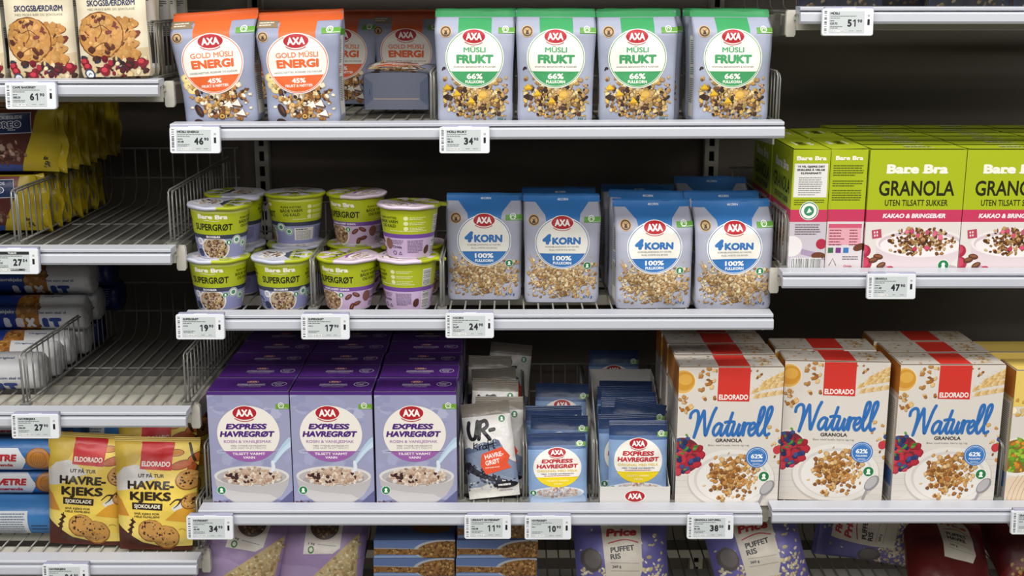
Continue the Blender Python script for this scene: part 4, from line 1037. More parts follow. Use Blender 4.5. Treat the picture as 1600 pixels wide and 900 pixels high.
def biscuit_bag(seed):
    W, H = 126, 190
    YE = '#e8ca58'
    a = Art(63); a.rect(-63, 0, 63, 190, YE, 0)
    a.poly([(-63, 190), (-63, 135), (-30, 150), (-10, 190)], '#cdae45', .4)
    a.poly([(-63, 128), (-48, 146), (-28, 152), (-10, 140), (4, 128), (-20, 120), (-40, 108), (-63, 104)], '#dcd9d3', 1)
    a.poly([(30, 78), (46, 90), (63, 96), (63, 66), (40, 64)], '#d9d6cf', 1)
    a.poly([(20, 56), (38, 74), (52, 80), (63, 72), (63, 50)], '#d39a2e', 1.5); a.poly([(-63, 98), (-52, 90), (-40, 62), (-63, 62)], '#c98a33', 1.4)
    a.poly([(-63, 60), (-63, 0), (63, 0), (63, 22), (20, 26), (-20, 40), (-40, 60)], '#e9d16e', 1.2)
    for k in range(7): a.stroke([(10 + k * 8 - (k % 2) * 20, 44 - (k % 3) * 6), (15 + k * 8 - (k % 2) * 20, 46 - (k % 3) * 6), (20 + k * 8 - (k % 2) * 20, 43 - (k % 3) * 6)], 1.6, '#b9983c', 2)
    a.poly([(-63, 46), (-44, 30), (-20, 14), (10, 6), (63, 8), (63, 0), (-63, 0)], '#4a241c', 1.8)
    a.stroke([(-43, 12), (-38, 34), (-34, 58)], 2, '#3a2018', 2.2)
    for k in range(6): a.ell(-42 + k * 1.6, 30 + k * 4.6, 5.4, 2.2, '#3f241b', 2.3, ang=150 if k % 2 else 40, n=12)
    # leaves and nuts
    for x, y, rx, ry, g, c in ((40, 152, 17, 8, 20, '#b85c26'), (62, 166, 16, 8, 30, '#c46c2c'), (55, 146, 10, 6, 70, '#a8501f'), (30, 172, 12, 6, 5, '#cf8a3a')):
        a.ell(x, y, rx, ry, '#7a3a18', 2, ang=g, n=24); a.ell(x, y, rx * .9, ry * .82, c, 2.3, ang=g, n=24)
    a.stroke([(48, 188), (54, 170), (58, 160)], 4, '#3a2a1c', 2.8); a.stroke([(62, 150), (60, 130)], 3, '#3a2a1c', 2.8)
    def cookie(x, y, r):
        a.ell(x, y, r * 1.04, r, '#8a5a24', 3, n=36, wob=.04); a.ell(x, y + .8, r * .96, r * .93, '#c4914a', 3.3, n=36, wob=.05)
        a.bits(34, lambda p, q: (p - x) ** 2 + (q - y) ** 2 < (r * .85) ** 2, (x - r, y - r, x + r, y + r), (1.2, 2.8), ['#d9ad66', '#b07c38', '#4a2a1a', '#3b2016', '#cfa05a'], 3.6, .8, rim=.7)
    cookie(52, 126, 18); cookie(58, 88, 14); cookie(-4, 36, 21); cookie(20, 24, 22)
    a.stroke([(28, 84), (36, 92), (44, 92)], 3.4, '#2f2018', 4.6, taper=(.4, 1)); a.stroke([(44, 92), (40, 84), (34, 78)], 3, '#2f2018', 4.6, taper=(1, .3)); a.stroke([(42, 91), (52, 98)], 2.4, '#2f2018', 4.6, taper=(1, .3))
    a.rect(-22, 146, 26, 190, '#c3262b', 4); a.poly([(-22, 148), (-22, 144), (26, 142), (26, 148)], '#c3262b', 4.1); a.text('ELDORADO', 2, 153, 8.6, 43, '#f3e9df', 5, .035)
    a.text('UT PÅ TUR', -4, 133, 6.2, 40, '#2e2318', 5, .025); a.text('HAVRE-', -4, 117, 14.5, 73, '#2e2318', 5, .045); a.text('KJEKS', -4, 98, 15, 66, '#2e2318', 5, .045)
    a.rect(-34, 74, 16, 86, '#2e2318', 4.4, -1); a.text('SJOKOLADE', -9, 80, 6.4, 43, '#efe6cf', 5, .03)
    a.text('SMÅ KJEKS FOR', -10, 67, 3.6, 42, '#5a4a2a', 5, .025); a.text('HELE FAMILIEN!', -10, 61.6, 3.6, 42, '#5a4a2a', 5, .025)
    return pillow('biscuit_bag', 'film', .130, .196, .050, seed, a, W, H, YE, '#c9a83f', 'top_seal', '#cbb05a', wr=.0030, seal=.010, neck=-.20)

def cookie_bag(seed):
    W, H, D = 112, 215, 58
    CR = '#ddd3b8'
    a = Art(73); a.rect(-56, 0, 56, 215, CR, 0)
    a.poly([(-56, 34), (56, 46), (56, 0), (-56, 0)], '#cdbb98', .4)
    a.text('SKOGSBÆRDRØM', 2, 117, 9.5, 77, '#2c3658', 3, .03); a.text('MED FRISKE BÆR OG SJOKOLADE', 2, 107, 3.6, 76, '#8a8472', 3, .01)
    def cookie(x, y, rx, ry, L, ang=0, chunks=70):
        a.ell(x, y - 1, rx * 1.03, ry * 1.03, '#7a4a1e', L, n=48, wob=.04, ang=ang); a.ell(x, y, rx * .98, ry * .97, '#c48d4c', L + .2, n=48, wob=.05, ang=ang)
        a.bits(chunks, lambda p, q: ((p - x) / (rx * .9)) ** 2 + ((q - y) / (ry * .88)) ** 2 < 1, (x - rx, y - ry, x + rx, y + ry), (2.4, 8), ['#c9924e', '#d3a060', '#bd8644', '#c68f4c', '#5a2f20', '#7a3a33', '#cf9a56', '#cb9552', '#d8a868'], L + .4, 1.0, rim=.84)
    for x, y, rx, ry in ((24, 84, 20, 9), (22, 66, 20, 8), (22, 52, 21, 9), (20, 36, 24, 11)): cookie(x, y, rx, ry, 1 + (90 - y) * .006, 0, 26)
    cookie(-18, 67, 36, 36, 2.6, 0, 120)
    for st in ([(-40, 84), (-28, 78), (-16, 82), (-4, 74)], [(-30, 46), (-14, 54), (0, 44)], [(-20, 90), (-16, 74), (-22, 62)]): a.stroke(st, 1.2, '#6a3d18', 4.6)
    BER = ['#6f1a26', '#8f1f2e', '#a82c3a', '#6d1a28', '#2f3550', '#3c2320', '#e3d3ac', '#d9c08a', '#4a2a22', '#57222c']
    a.bits(70, lambda x, y: True, (-54, 2, 52, 32), (3.2, 7), BER, 4.8, 1.6, aspect=(.5, 1), rim=.55, sides=(6, 9), center=(0, 15, 30, 9))
    for x, y, q in ((-48, 24, 7), (-44, 16, 7), (44, 22, 7.5), (-16, 9, 8)): a.ell(x, y, q, q, '#7d1626', 6.5, n=22); a.ell(x - 1, y + 2, q * .6, q * .5, '#c23a46', 6.8, n=16)
    a.ell(-42, 5, 8.5, 8.5, '#3c4660', 7, n=22); a.ell(-42, 5, 6, 6, '#d9dde2', 7.3, n=20); a.stroke([(-45, 3), (-42, 6), (-39, 5)], 1.2, '#2d3548', 7.6)
    s1 = side_text(D, H, seed, '#cfc6ad', txt='#4a463c'); s1.rect(-18, 20, 18, 70, '#3d342c', 2)
    return bag('cookie_bag', 'paper', .112, .114, .215, .058, seed, a, W, H, CR, rside=s1, lside=s1, flap=CR, roof=.86)

def oat_flake_bag(seed):
    W, H = 160, 260
    LC = '#9c85ad'
    a = Art(83); a.rect(-80, 0, 80, 260, LC, 0)
    a.poly([(-80, 120), (-20, 128), (30, 118), (80, 150), (80, 0), (-80, 0)], '#a892b8', .4)
    a.poly([(-64, 12), (-50, 60), (66, 200), (72, 60), (66, 12)], '#c2ab7c', 1.4)
    a.bits(620, lambda x, y: y < 192 and x > -60 + (y - 40) * .80 and x < 69, (-60, 14, 70, 192), (2.4, 4.8), ['#d3bf93', '#c4ac7c', '#b59a68', '#e2d2ab', '#a3885a'], 1.8, 2.0, aspect=(.5, .9), rim=.72)
    a.poly([(-34, 150), (-34, 258), (34, 258), (34, 168), (22, 156)], '#dcd5cc', 4.2)
    a.ell(0, 208, 31, 31, '#d0c7be', 4.6, n=40); a.ell(0, 208, 27, 27, '#4a3430', 4.9, n=40)
    a.bits(80, lambda x, y: x * x + (y - 208) ** 2 < 25 ** 2, (-26, 182, 26, 234), (2, 4.2), ['#6b4a38', '#8a6248', '#3a2626', '#a37f5c', '#54343a'], 5.2, 1, rim=.6)
    a.text('1 kg', -20, 172, 4.4, 12, '#5b5462', 5, .03); a.bars(-8, 30, 172, 3.4, 1, '#8d8790', 5)
    a.ring(-20, 160, 4.6, 2.4, '#2f7a3a', 5, 22, ry=6)
    return pillow('oat_flake_bag', 'film', .160, .238, .085, seed, a, W, H, LC, '#8d779d', 'top_seal', LC, wr=.0026, seal=.012, flare=.03)

def rice_bag(seed, red=False):
    W, H = 180, 260
    VI = '#6c67a8' if not red else '#6e1f1c'
    a = Art(93 + red); a.rect(-90, 0, 90, 260, VI, 0)
    RI = ['#e2d7b4', '#d3c598', '#efe6cb', '#c6b584', '#dccb9e']
    if not red:
        a.bits(420, lambda x, y: y < 140 + .25 * abs(x), (-86, 2, 86, 165), (3.2, 6.0), RI, 1.5, 2.0, aspect=(.45, .7), rim=.74, center=(0, 84, 58, 40))
        a.bits(50, lambda x, y: True, (-84, 90, 84, 250), (3.0, 5.0), RI, 1.5, 1, aspect=(.45, .7), rim=.74)
        a.ell(-60, 152, 20, 24, '#5a5553', 3.6, n=30, wob=.08, ang=12); a.ell(-58, 154, 15, 18, '#6e6866', 3.8, n=26, wob=.08, ang=12)
    else:
        a.poly([(-90, 40), (90, 70), (90, 190), (-90, 150)], '#541414', 1)
        a.bits(40, lambda x, y: True, (-84, 4, 84, 50), (3, 5), ['#caa35c', '#b58c48'], 1.5, 1)
    pan = [(-34, 104), (-38, 236), (38, 236), (36, 128), (26, 104)]
    a.poly(pan, '#d9d1c2', 5)
    a.text('First', -4, 224, 13, 40, '#b3262b', 6, .05, .15); a.text('Price', 0, 204, 15, 58, '#b3262b', 6, .05, .12)
    a.stroke([(-26, 184), (-2, 189), (12, 189), (30, 183)], 2.4, '#b3262b', 6)
    if not red: a.text('PUFFET', 0, 172, 10.5, 46, '#1d1b20', 6, .04, ang=4); a.text('RIS', -14, 158, 10.5, 20, '#1d1b20', 6, .04, ang=3)
    else: a.text('PUFFET', 0, 172, 10.5, 46, '#1d1b20', 6, .04, ang=4); a.text('HAVRE', -3, 158, 10.5, 42, '#1d1b20', 6, .04, ang=3)
    a.stroke([(-24, 146), (30, 142)], .7, '#6f6a66', 6); a.text('260 g', -13, 138, 5.2, 17, '#3a373a', 6, .03); a.stroke([(-24, 130), (30, 127)], .7, '#6f6a66', 6)
    return pillow('puffed_rice_bag' if not red else 'puffed_oat_bag', 'film', .180, .238, .10, seed, a, W, H, VI, VI, 'top_seal', VI, wr=.003, seal=.012, flare=.04)

def dark_bag(seed, col):
    a = Art(103 + seed); a.rect(-70, 0, 70, 200, col, 0); a.poly([(-70, 60), (-20, 20), (40, 30), (70, 70), (70, 0), (-70, 0)], '#24293a', 1)
    a.bits(40, lambda x, y: True, (-60, 0, 60, 40), (3, 6), ['#5a4a3c', '#3a332e', '#8a7a66'], 2, 1)
    return pillow('muesli_bag', 'film', .14, .2, .06, seed, a, 140, 200, col, '#20242f', 'top_seal', col)

# ------------------------------------------------------------------ biscuit packs lying on their side
def lying_roll(name, kind, seed, L=.25, r=.034):
    """axis along x, right end at x=0; wrapper and gathered end caps"""
    nx, n = 18, 32; W = 2 * math.pi * r * 1000
    def ring(x, rr, w=0.0):
        out = []
        for i in range(n):
            t = 2 * math.pi * (i / n - .5)                     # the front is in the middle of the wrap
            k = rr * (1 + w * math.sin(9 * t + seed) + w * .6 * math.sin(17 * t + 2 * seed))
            k *= 1 + .015 * fbm(x * 3, t, seed, 3)
            out.append((x, -k * math.cos(t), k * math.sin(t)))
        return out
    xs = np.linspace(-L + .012, -.012, nx)
    P = np.array([ring(x, r * (1 + .012 * fbm(x, 1, seed, 40))) for x in xs])
    a = Art(113 + (kind == 'blue'))
    LM, CM = (L - .024) * 1000, W
    # art laid with x along the roll (0 mid) and y round it; y = CM/2 faces the front
    if kind == 'white':
        wc, bc = '#dfe0e2', '#25408f'
        a.rect(-LM / 2, 0, LM / 2, CM, wc, 0)
        a.rect(-LM / 2, 0, LM / 2 - 110, CM, bc, 1); a.ell(LM / 2 - 110, CM / 2, 10, CM * .6, bc, 1, n=30)
        a.ell(LM / 2 - 95, CM / 2, 22, CM * .33, '#a8712f', 1.6, n=36)
        a.bits(60, lambda x, y: ((x - LM / 2 + 95) / 20) ** 2 + ((y - CM / 2) / (CM * .3)) ** 2 < 1, (LM / 2 - 118, CM * .1, LM / 2 - 72, CM * .9), (4, 9), ['#c48a44', '#a86c2a', '#d39c55', '#8a541f'], 2, 1, rim=.6)
        yb = CM / 2 - 18
        for tx, w, c in ((-136, 14, '#e3e4e8'), (-112, 15, '#e3e4e8'), (-91, 20, '#e3e4e8'), (-62, 12, bc), (-42, 25, bc)):
            a.text({-136: 'B', -112: 'I', -91: 'X', -62: 'I', -42: 'T'}[tx], LM / 2 + tx, yb, 22, w, c, 4, .10)
        a.text('Det som skal til', LM / 2 - 48, CM / 2 + 4, 5, 56, '#3a4a80', 4, .02); a.text('Havrekjeks', LM / 2 - 146, CM / 2 + 6, 7, 50, '#e3e4e8', 4, .03)
        a.text('Original', LM / 2 - 52, CM * .70, 5, 34, '#4a5580', 4, .02)
        ec = '#d6d7da'
    elif kind == 'navy':
        wc = '#1b2c6a'; a.rect(-LM / 2, 0, LM / 2, CM, wc, 0); a.text('BIXIT', -10, CM / 2, 20, 90, '#d6d8e0', 4, .09); a.bars(LM / 2 - 40, LM / 2 - 6, CM / 2 + 20, 5, 8, '#8f9ac0', 3); ec = '#1b2c6a'
        a.ell(LM / 2 - 90, CM / 2, 22, CM * .3, '#8a5526', 1.6, n=30)
    elif kind == 'blue':
        wc = '#2f6aa8'; a.rect(-LM / 2, 0, LM / 2, CM, wc, 0)
        a.poly([(-LM / 2, CM * .36), (LM / 2 - 60, CM * .36), (LM / 2 - 44, CM * .5), (LM / 2 - 60, CM * .62), (-LM / 2, CM * .62)], '#d5d8dc', 1)
        a.text('SÆTRE', LM / 2 - 92, CM / 2 + 5, 13, 62, '#b3262e', 4, .06, .15); a.text('Smørende', LM / 2 - 96, CM / 2 - 10, 8, 50, '#b3262e', 4, .04, .1)
        a.ell(LM / 2 - 22, CM / 2, 24, 24, '#8a4f1c', 2, n=36); a.ell(LM / 2 - 22, CM / 2 + 1, 21.5, 21.5, '#b87a34', 2.3, n=36); a.ring(LM / 2 - 22, CM / 2 + 1, 15, 1.2, '#8f5a22', 2.6, 30)
        for k in range(8): a.stroke([(LM / 2 - 34 + k * 3.4, CM / 2 - 8), (LM / 2 - 34 + k * 3.4, CM / 2 + 9)], .8, '#8f5a22', 2.7, smooth=False)
        ec = '#2a5f98'
    else:
        wc = '#3f7fbf'; a.rect(-LM / 2, 0, LM / 2, CM, wc, 0); a.rect(LM / 2 - 150, CM * .36, LM / 2 - 52, CM * .62, '#d9dde2', 1); a.bars(LM / 2 - 146, LM / 2 - 56, CM * .60, 5, 10, '#6a7a90', 2)
        for k in range(2): a.bars(LM / 2 - 46, LM / 2 - 8, CM * .5 - k * 8, 6, 1, '#1f3f66', 3)
        ec = '#3a78b5'
    mb = MB(); cw = hx(wc)
    Pl = np.concatenate([P, P[:, :1]], 1)                     # [x, around]
    G = np.swapaxes(Pl, 0, 1)                                  # rows around, columns along x
    mb.loft(P, lambda j, i: cw, caps=False)
    a.bake(mb, Surf(G), LM, CM)
    o = mb.build(name, 'film')
    for sx in (0, 1):
        f = MB(); s = 1 if sx else -1; x0 = -.012 if sx else -L + .012
        rr = [ring(x0, r * 1.0), ring(x0 + s * .006, r * .97, .012), ring(x0 + s * .011, r * .82, .05), ring(x0 + s * .010, r * .5, .10), ring(x0 + s * .013, r * .22, .16), ring(x0 + s * .012, r * .05)]
        E = np.array(rr)[:, ::-1] if sx else np.array(rr)
        f.loft(E, lambda j, i: hx(ec), caps=False)
        f.build('gathered_end', 'crinkle', o)
    return o

def cookie_pack(seed):
    """upright flow-wrapped pack: brown printed front, yellow film gathered to a vertical fin at the right end (x=0)"""
    L, H, T = .21, .098, .040; nx, nz = 26, 10
    F = np.zeros((nz + 1, nx + 1, 3)); Bk = np.zeros_like(F)
    for j in range(nz + 1):
        for i in range(nx + 1):
            u = i / nx; v = j / nz; x = -L * (1 - u)
            e = min(1, min((1 - u) * L, u * L) / .045)
            th = T / 2 * math.sin(e * math.pi / 2) ** .8 * (1 - .55 * abs(2 * v - 1) ** 5)
            fl = 1 + .05 * (1 - e) ** 2
            z = H / 2 + (v - .5) * H * fl
            wv = .003 * (1 - e) * math.sin(v * 16 + seed) + .0018 * fbm(x, z, seed, 40)
            F[j, i] = (x + .004 * (1 - e) * math.sin(v * 9 + seed * 2) * (u > .5), -th - .0005 + wv, z); Bk[j, i] = (x + .004 * (1 - e) * math.sin(v * 9 + seed * 2) * (u > .5), th + .0005 + wv, z)
    mb = MB(); ye = hx('#a89314')
    ring = np.concatenate([F, Bk[:, ::-1]], 1)
    mb.loft(ring, lambda j, i: ye, capcol=ye)
    a = Art(123); W_, H_ = 210, 98
    a.rect(-105, 0, 105, 98, '#a89314', 0)
    br = [(-105, 0), (40, 0), (46, 14), (52, 30), (60, 48), (68, 66), (72, 82), (76, 98), (-105, 98)]
    a.poly(br, '#4a1d14', 1); a.poly([(-105, 98), (76, 98), (70, 72), (-105, 62)], '#6b2c1c', 1.2)
    a.poly([(-105, 0), (40, 0), (44, 10), (-10, 14), (-105, 18)], '#243f7d', 1.6)
    a.bits(110, lambda x, y: True, (-100, 8, 52, 52), (3, 7), ['#5a3326', '#8a6a5a', '#3a1d16', '#a98f80', '#6e4436'], 2, 1.2, rim=.6, center=(-10, 30, 34, 9))
    a.rect(-18, 60, 66, 92, '#c9ccd4', 3, 2); a.rect(-17, 61, 65, 91, '#1d2c57', 3.3, 2)
    a.text('COOKIEGLEDE', 24, 85, 5, 52, '#c6cad6', 4.4, .03, ang=3)
    a.text('OREO', 24, 74, 11, 50, '#dfe3ea', 4.4, .10, ang=3); a.text('OREO', 24, 74, 9.6, 46, '#1d2c57', 4.8, .03, ang=3); a.bars(24, 44, 67, 4, 1, '#c6cad6', 4.4)
    a.text('6x', 86, 22, 6, 8, '#2f2a08', 3, .05); a.bits(24, lambda x, y: (x - 87) ** 2 + (y - 12) ** 2 < 30, (80, 4, 94, 19), (1, 2), ['#3a340a', '#57500f'], 3, .4)
    a.bake(mb, Surf(F), W_, H_)
    o = mb.build('cookie_pack', 'film')
    f = MB(); n = nz + 1; rows = []
    for k in range(5): rows.append([(p[0] + k * .0035, p[1] + .0016 * math.sin(p[2] * 160 + k * 1.1 + seed), p[2] + (p[2] - H / 2) * .012 * k) for p in F[:, -1]])
    G = np.array(rows); f.loft(np.concatenate([G, (G + np.array([0, .0008, 0]))[:, ::-1]], 1), lambda j, i: ye, capcol=ye)
    f.build('end_fin', 'crinkle', o)
    return o

def crisp_carton():
    W, H, D = .150, .0355, .11
    a = Art(133); a.rect(-75, 0, 75, 36, '#5f76a6', 0); a.rect(-75, 0, 75, 5, '#8fa5cc', .4)
    a.ell(58, 14, 60, 22, '#aeb4bc', 1, n=50); a.ell(60, 13, 56, 19.5, '#8a602e', 1.4, n=50)
    a.poly([(-75, 8), (0, 6), (40, 8), (40, 18), (-10, 17), (-75, 19)], '#8a602e', 1.5); a.stroke([(-75, 20), (-20, 18.5), (5, 17.5), (20, 19)], 1.0, '#c3b49a', 1.8)
    a.bits(230, lambda x, y: ((x - 60) / 54) ** 2 + ((y - 13) / 18) ** 2 < 1 or (8 < y < 17 and x < 20), (-75, 0, 75, 36), (1.5, 3.4), ['#9c6f38', '#b4864a', '#75501f', '#bd965a', '#624018'], 2, 1.4, rim=.6)
    t = Art(134); t.rect(-75, 0, 75, 110, '#54699a', 0); t.ell(30, 60, 40, 36, '#8a602e', 1)
    return carton('crispbread_carton', W, H, D, ('#5f76a6', '#54699a', '#54699a'), a, None, None, t)

# ------------------------------------------------------------------ display tray
def display_tray():
    W, D, HF, HS, t = .125, .34, .036, .075, .0012
    root = empty('display_tray')
    mb = MB(); wc = hx('#d8d5d0'); mb.box(-W / 2, W / 2, 0, D, 0, t, wc); mb.build('base', 'board', root)
    mb = MB(); mb.box(-W / 2, W / 2, 0, t, t, HF, wc)
    a = Art(143); axa_logo(a, 0, 18, 17.5, 1, tail=False); a.bake(mb, flat_surf((-W / 2, 0, 0), (W, 0, 0), (0, 0, HF)), W * 1000, HF * 1000, .00008, None)
    mb.build('front_panel', 'board', root)
    for sx in (-1, 1):
        mb = MB(); x0, x1 = sorted((sx * W / 2, sx * (W / 2 - t)))
        v = [(x, y, z) for x in (x0, x1) for y, z in ((t, t), (D, t), (D, .15), (D - .05, .15), (.09, HS), (.02, HF), (t, HF))]; k = 7
        mb.add(v, [tuple(range(k)), tuple(range(k, 2 * k))[::-1]] + [(i, i + k, (i + 1) % k + k, (i + 1) % k) for i in range(k)], wc, False)
        mb.build('side_panel', 'board', root)
    mb = MB(); mb.box(-W / 2 + t, W / 2 - t, D - t, D, t, .15, wc); mb.build('back_panel', 'board', root)
    return root

# ------------------------------------------------------------------ price labels
def price_label(x, z, price, ore, title, unit, where, dark=False, seed=0):
    W, H, T = .0815, .0425, .006
    root = empty('price_label', (x, -.0125, z)); root.rotation_euler = (R(-6), 0, 0)
    def rr(w, h, r, cut=0):
        p = []
        for cx, cz, a0 in ((w - r, h - r, 0), (-w + r, h - r, 90), (-w + r, -h + r, 180), (w - r, -h + r, 270)):
            for k in range(5): t = R(a0 + k * 22.5); p.append((cx + r * math.cos(t), cz + r * math.sin(t)))
        return p
    p = rr(W / 2, H / 2, .0035); k = len(p)
    rings = [[(a, 0, b) for a, b in p], [(a, -T + .001, b) for a, b in p], [(a * .985, -T, b * .975) for a, b in p]]
    mb = MB(); mb.loft(np.array(rings), lambda j, i: (.8, .8, .8), smooth=False); mb.build('case', 'white', root)
    a = Art(seed); SW, SH = 56, 34
    a.rect(-SW / 2, 0, SW / 2, SH, '#c2c9ca', 0)
    tx = '#2a2c2e'
    if dark: a.rect(-SW / 2, SH - 5.5, SW / 2, SH - .5, tx, 1); a.text(title, 0, SH - 3, 3.2, None, '#d9dcd9', 2, .03)
    else: a.text(title, -SW / 2 + 2, SH - 3.6, 3.6, min(50, 2.9 * len(title)), tx, 2, .05, align='l')
    a.bars(-26, 18, SH - 7.2, 2.6, 1, '#6c706e', 2); a.bars(-26, -4, SH - 10.2, 2.6, 1, '#6c706e', 2)
    a.bars(-26, -17, SH - 14.5, 2.6, 1, tx, 2); 
    if unit: a.text(unit, -26, SH - 19.4, 3.4, None, tx, 2, .04, align='l')
    a.bars(-26, -6, SH - 23.4, 2.4, 2, '#6c706e', 2)
    if dark: a.rect(-8, 1.5, 20, 5, tx, 1); a.bars(-6, 18, 4.2, 2.4, 1, '#d9dcd9', 2)
    a.barcode(-20, 1.2, -4, 4.6, 1); a.bars(4, 12, 3.8, 2.2, 1, '#8a8d8a', 2); a.bars(16, 25, 3.8, 2.2, 1, '#8a8d8a', 2)
    def figure(q, cx, cy, h, w):
        if q == '1': a.rect(cx - .02 * h, cy - h / 2, cx + .16 * h, cy + h / 2, tx, 3); a.poly([(cx - .02 * h, cy + h / 2), (cx - .24 * h, cy + .30 * h), (cx - .24 * h, cy + .16 * h), (cx - .02 * h, cy + .28 * h)], tx, 3)
        else: a.text(q, cx, cy, h, w, tx, 3, .05)
    for k, q in enumerate(price): figure(q, 4.6 + 7.9 * k, 15.5, 11.2, 7.0)
    for k, q in enumerate(ore): figure(q, 18.9 + 4.0 * k, 18.7, 4.8, 3.4)
    mb = MB(); y = -T - .0003; o0 = (-.0300, y, -.0170)
    mb.add([o0, (.026, y, -.017), (.026, y, .017), (-.030, y, .017), (-.030, -T + .002, -.017), (.026, -T + .002, -.017), (.026, -T + .002, .017), (-.030, -T + .002, .017)],
           [(0, 1, 2, 3), (4, 5, 1, 0), (5, 6, 2, 1), (6, 7, 3, 2), (7, 4, 0, 3)], hx('#c2c9ca'), False)
    a.bake(mb, flat_surf(o0, (.056, 0, 0), (0, 0, .034)), SW, SH, .00006, None); mb.build('screen', 'screen', root)
    # printed marks on the case: a bar code up the left edge and the sensor window on the right
    b = Art(seed + 1); b.barcode(0, 4, 5, 30, 0, vertical=False)
    mb = MB(); b2 = Art(seed + 2); yy = 2
    r = b2.rng
    while yy < 36: h = r.choice((.6, 1, 1.6)); b2.rect(-1.8, yy, 2.2, yy + h, '#3a3c40', 1); yy += h + r.choice((.8, 1.2, 2.6))
    b2.bake(mb, flat_surf((-.0386, -T, -.019), (.006, 0, 0), (0, 0, .038)), 6, 38, .00008, None); mb.build('bar_code', 'screen', root)
    mb = MB(); mb.box(.0310, .0345, -T - .0004, -T + .001, -.0045, .0045, hx('#15161a')); mb.box(.0312, .0345, -T - .0003, -T + .001, .0085, .0115, hx('#a9abae')); mb.build('sensor_window', 'screen', root)
    mb = MB(); mb.box(-.036, .040, -.0045, .0065, H / 2 - .001, H / 2 + .0026); mb.box(-.036, .040, .004, .0065, -H / 2 + .004, H / 2 + .0026); mb.build('holder', 'lilac', root)
    mb = MB(); mb.box(-.010, .012, -T + .0005, -.001, H / 2 - .001, H / 2 + .0012); mb.build('top_clip', 'white', root)
    return tag(root, 'white electronic price label reading %s.%s %s' % (price, ore, where), 'price label', 'electronic price labels')
# ------------------------------------------------------------------ what stands on the shelves
Z1, Z2, Z3 = 1.3915, 1.0697, 0.7146          # wire tops of the middle bay
ZL1, ZL2, ZL3, ZL4 = 1.4627, 1.1837, 0.8967, 0.6187
ZR1, ZR2, ZB = 1.1436, 0.7186, 0.4378

# --- orange muesli bags
en = [axa_bag('energi', 1, wr=.0026), axa_bag('energi', 2, wr=.0028)]
G = 'orange and lilac muesli bags'
put(en[0], (-.483, .078, Z1 + .003), 'orange topped muesli bag leaning left at the left end of the front row', 'muesli bag', G, (-1, -4.2, 1))
put(en[1], (-.3455, .078, Z1 + .003), 'orange topped lilac muesli bag standing right of the leaning orange one', 'muesli bag', G, (-1, -2.6, 0))
put(en[0], (-.334, .490, Z1), 'shaded orange muesli bag half hidden behind the second orange bag', 'muesli bag', G, (-1, 0, 0))
put(en[1], (-.206, .490, Z1), 'shaded orange muesli bag standing behind the one lying on its back', 'muesli bag', G, (-1, 0, 0))
put(en[1], (-.474, .490, Z1), 'shaded orange muesli bag behind the leaning orange bag', 'muesli bag', G, (-1, 0, 0))
put(en[0], (-.2095, .235, Z1 + .042), 'muesli bag lying on its back with its lilac base to the front', 'muesli bag', G, (-86, 0, 0))

# --- green muesli bags
fr = [axa_bag('frukt', 11), axa_bag('frukt', 12), axa_bag('frukt', 13)]
G = 'green and lilac muesli bags'
nm = ('leftmost green topped muesli bag, beside the wire divider', 'second green topped muesli bag from the left', 'third green topped muesli bag from the left', 'rightmost green topped muesli bag, at the shelf end')
for i, (x, yaw, roll) in enumerate(((-.0615, 0, 0), (.0715, 0, .4), (.2085, -1.5, -.6), (.3625, 1, .3))):
    put(fr[(0, 1, 2, 0)[i]], (x, .074, Z1 + .001), nm[i], 'muesli bag', G, (-1.5, roll, yaw))
for i, (x, yaw) in enumerate(((-.058, 2), (.075, -2), (.226, 2), (.362, -1))):
    put(fr[(1, 2, 0, 1)[i]], (x, .152, Z1 + .001), 'green muesli bag in the second row, behind the ' + ('leftmost', 'second', 'third', 'rightmost')[i] + ' green bag', 'muesli bag', G, (-1, 0, yaw))

# --- blue oat bags
kb = [axa_bag('korn', 21, wr=.0026, sag=.006), axa_bag('korn', 22, wr=.003, sag=.005), axa_bag('korn', 23, wr=.003, roof=.74)]
G = 'blue and lilac oat bags'
put(kb[0], (-.0495, .163, Z2), 'blue topped oat bag set back beside the wire divider, leftmost of four', 'oat bag', G, (-3, 0, 0))
put(kb[1], (.0885, .145, Z2), 'blue topped oat bag, second from the left, set back from the rail', 'oat bag', G, (-2, 0, 0))
put(kb[2], (.2455, .102, Z2), 'blue topped oat bag, third from the left, with slumped top and side text showing', 'oat bag', G, (-2, 0, 2))
put(kb[2], (.3850, .098, Z2), 'blue topped oat bag at the right end of the porridge shelf', 'oat bag', G, (-2, -.5, 0))
put(kb[0], (.088, .235, Z2), 'blue oat bag behind the second front one', 'oat bag', G, (-3, 0, 2))
put(kb[1], (.2410, .186, Z2), 'blue oat bag directly behind the slumped third one', 'oat bag', G, (-2, 1, -2))
put(kb[0], (.2380, .268, Z2), 'shaded blue oat bag, last behind the slumped third one', 'oat bag', G, (-2, 0, 2))
put(kb[1], (.3820, .182, Z2), 'blue oat bag directly behind the right end one', 'oat bag', G, (-2, 0, 2))
put(kb[0], (.3780, .290, Z2 + .012), 'dark shaded blue oat bag at the back with only its red logo showing', 'oat bag', G, (-4, 0, 0))

